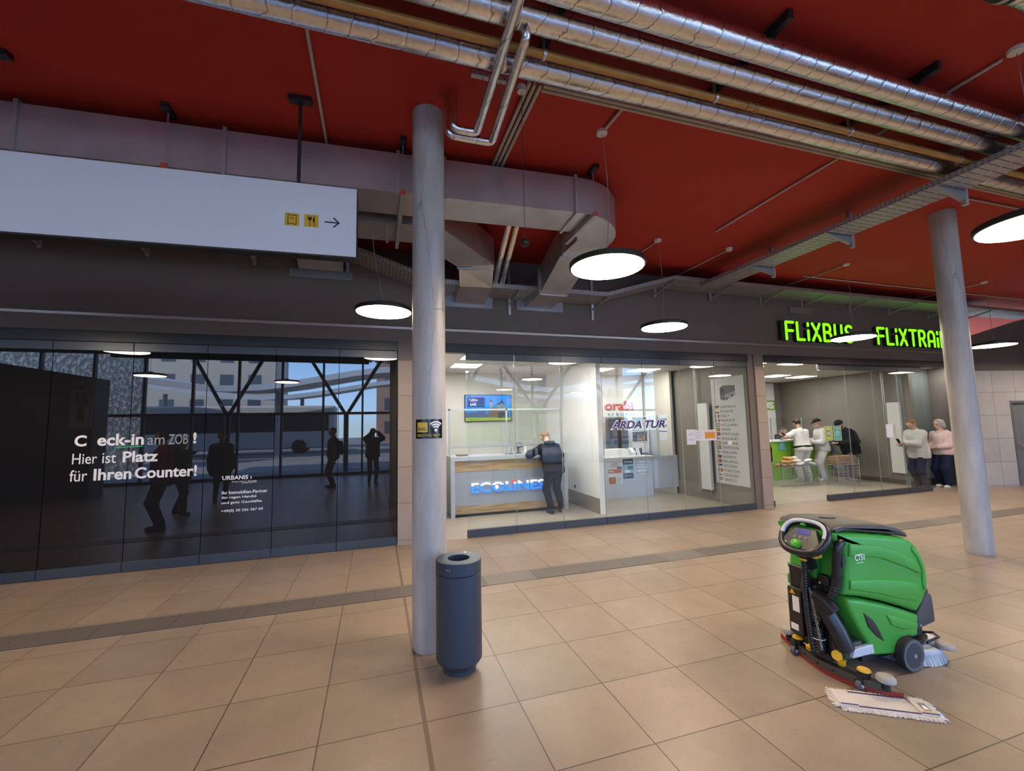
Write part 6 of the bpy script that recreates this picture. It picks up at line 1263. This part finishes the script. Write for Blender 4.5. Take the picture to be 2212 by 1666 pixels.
for x, y in ((3.085, 2.665), (3.085, 2.195)):
    MB().lathe([(.03, .08), (.034, .10), (.038, .118)], (x, y, 0), 24).build('cap_base', M_blkp, sc, smooth=40); MB().lathe([(.036, .118), (.04, .122), (.034, .132)], (x, y, 0), 28).build('yellow_cap', M_yelp, sc, smooth=40)
    MB().box(x-.045, x+.0, y-.012, y+.026, .04, .11).build('caster_fork', M_black, sc, bevel=.005); MB().tube([(x-.035, y-.008, .034), (x-.035, y+.02, .034)], .031, 24).build('caster_wheel', M_rubb, sc, smooth=40); MB().cyl((x-.035, y-.011, .034), (x-.035, y+.023, .034), .012, 12).build('caster_hub', M_lgp, sc)
for x, y in ((3.12, 2.775), (3.115, 2.085)): MB().cyl((x, y, .05), (x, y, .11), .022, 16).build('roller_post', M_blkp, sc); MB().lathe([(.046, .105), (.052, .11), (.052, .13), (.044, .140), (.014, .142)], (x, y, 0), 32).build('end_roller', M_beig, sc, smooth=40)
for x, y, r in ((3.065, 2.555, .026), (3.12, 2.37, .03), (3.075, 2.335, .024)): MB().lathe([(r*.8, .085), (r, .095), (r, .115), (r*.6, .122)], (x, y, 0), 20).build('yellow_knob', M_yelp, sc, smooth=40)
MB().tube([(3.08, 2.36, .135), (3.05, 2.345, .15)], .032, 20).build('yellow_dial', M_yelp, sc, smooth=40); MB().box(3.03, 3.12, 2.39, 2.50, .08, .14).build('squeegee_hub', M_blkp, sc, bevel=.012)

# ================================================================== MOP PAD ON THE FLOOR
ma = math.radians(-32); mp_ = thing('mop_pad', 'flat white fringed mop pad lying on the floor before the scrubber', 'mop', (3.015, 2.055, 0), ma)
M_mop = mat('mop_cotton', (.60, .55, .50), .9, bump=.5, bscale=60, var=.06, vscale=14); M_fr = mat('mop_fringe', (.64, .61, .57), .9, var=.15, vscale=30); M_mb = mat('mop_navy_band', (.035, .03, .12), .8)
MB().box(-.255, .255, -.085, .085, .004, .016).build('pad', M_mop, mp_, local=True, bevel=.005)
MB().box(-.255, -.155, -.084, .084, .015, .023).build('end_pocket', M_mop, mp_, local=True, bevel=.004); pk = MB().box(.165, .255, -.084, .084, .015, .023).build('end_pocket', M_mop, mp_, local=True, bevel=.004)
MB().box(.195, .235, -.045, .03, .0225, .0240).build('printed_label', mat('label_grey', (.20, .20, .19), .7), pk, local=True); MB().prism([(.20, -.035), (.23, -.035), (.225, .0), (.21, .01)], .0240, .0245, 'z').build('label_shape', M_prnw, pk, local=True); MB().box(.175, .25, -.062, -.055, .0225, .0240).build('yellow_print', M_yelp, pk, local=True)
for y in (-.074, .074): MB().box(-.25, .25, y-.005, y+.005, .0155, .0185 if y > 0 else .0185).build('navy_band', M_mb, mp_, local=True)
for x0, x1 in ((-.25, -.155), (.17, .258)): MB().box(x0, x1, -.079, -.069, .0225, .0245).build('navy_band', M_mb, mp_, local=True)
b = MB(); rq = random.Random(5)
for i in range(420):
    u = i/420*(.51*2+.17*2)
    if u < .51: p, d = (-.255+u, .085), (0, 1)
    elif u < .68: p, d = (.255, .085-(u-.51)), (1, 0)
    elif u < 1.19: p, d = (.255-(u-.68), -.085), (0, -1)
    else: p, d = (-.255, -.085+(u-1.19)), (-1, 0)
    ln = rq.uniform(.022, .040); a = rq.uniform(-.5, .5); dx = d[0]*math.cos(a)-d[1]*math.sin(a); dy = d[0]*math.sin(a)+d[1]*math.cos(a); z = rq.uniform(.006, .014)
    b.tube([(p[0]-d[0]*.006, p[1]-d[1]*.006, .010), (p[0]+dx*ln*.5, p[1]+dy*ln*.5, z), (p[0]+dx*ln, p[1]+dy*ln, .0045)], [.0032, .0034, .0022], 5)
o = b.build('fringe', M_fr, mp_, local=True, smooth=60); o['kind'] = 'stuff'

# ================================================================== TRASH BIN
bx, by = .600, 3.345; tb = thing('trash_bin', 'tall dark grey cylindrical trash bin beside the concrete column', 'trash bin', (bx, by, 0))
M_bin = mat('bin_paint', (.042, .060, .088), .42, .25)
MB().lathe([(.122, .003), (.122, .028), (.130, .034), (.168, .085), (.169, .10), (.169, .692), (.165, .696)], (bx, by, 0), 64).build('bin_body', M_bin, tb, smooth=25)
def annulus(ro, ri, z0, z1, n=64):
    b = MB(); vs = []
    for i in range(n):
        c, s = math.cos(2*PI*i/n), math.sin(2*PI*i/n); vs += [(bx+ro*c, by+ro*s, z0), (bx+ro*c, by+ro*s, z1-.004), (bx+(ro-.004)*c, by+(ro-.004)*s, z1), (bx+ri*c, by+ri*s, z1), (bx+ri*c, by+ri*s, z1-.04), (bx+(ri+.01)*c, by+(ri+.01)*s, z0)]
    fs = []
    for i in range(n):
        j = (i+1) % n
        for k in range(6): fs.append((i*6+k, j*6+k, j*6+(k+1) % 6, i*6+(k+1) % 6))
    return b.add(vs, fs)
annulus(.170, .083, .702, .792).build('bin_lid', M_bin, tb, smooth=25)
MB().lathe([(.12, .55), (.12, .70)], (bx, by, 0), 32).build('inner_liner', M_black, tb)
a = -PI/2-.62
MB().obox((bx+.169*math.cos(a), by+.169*math.sin(a), .752), (.006, .048, .05), Matrix.Rotation(a, 3, 'Z')).build('hinge_plate', M_bin, tb)
for da in (-.07, .07): MB().sphere((bx+.173*math.cos(a+da), by+.173*math.sin(a+da), .752), .005, 10).build('rivet', M_steel, tb, smooth=60)
MB().lathe([(.012, .792), (.012, .796), (.006, .797)], (bx+.07, by+.115, 0), 12).build('lock', M_steel, tb, smooth=40)
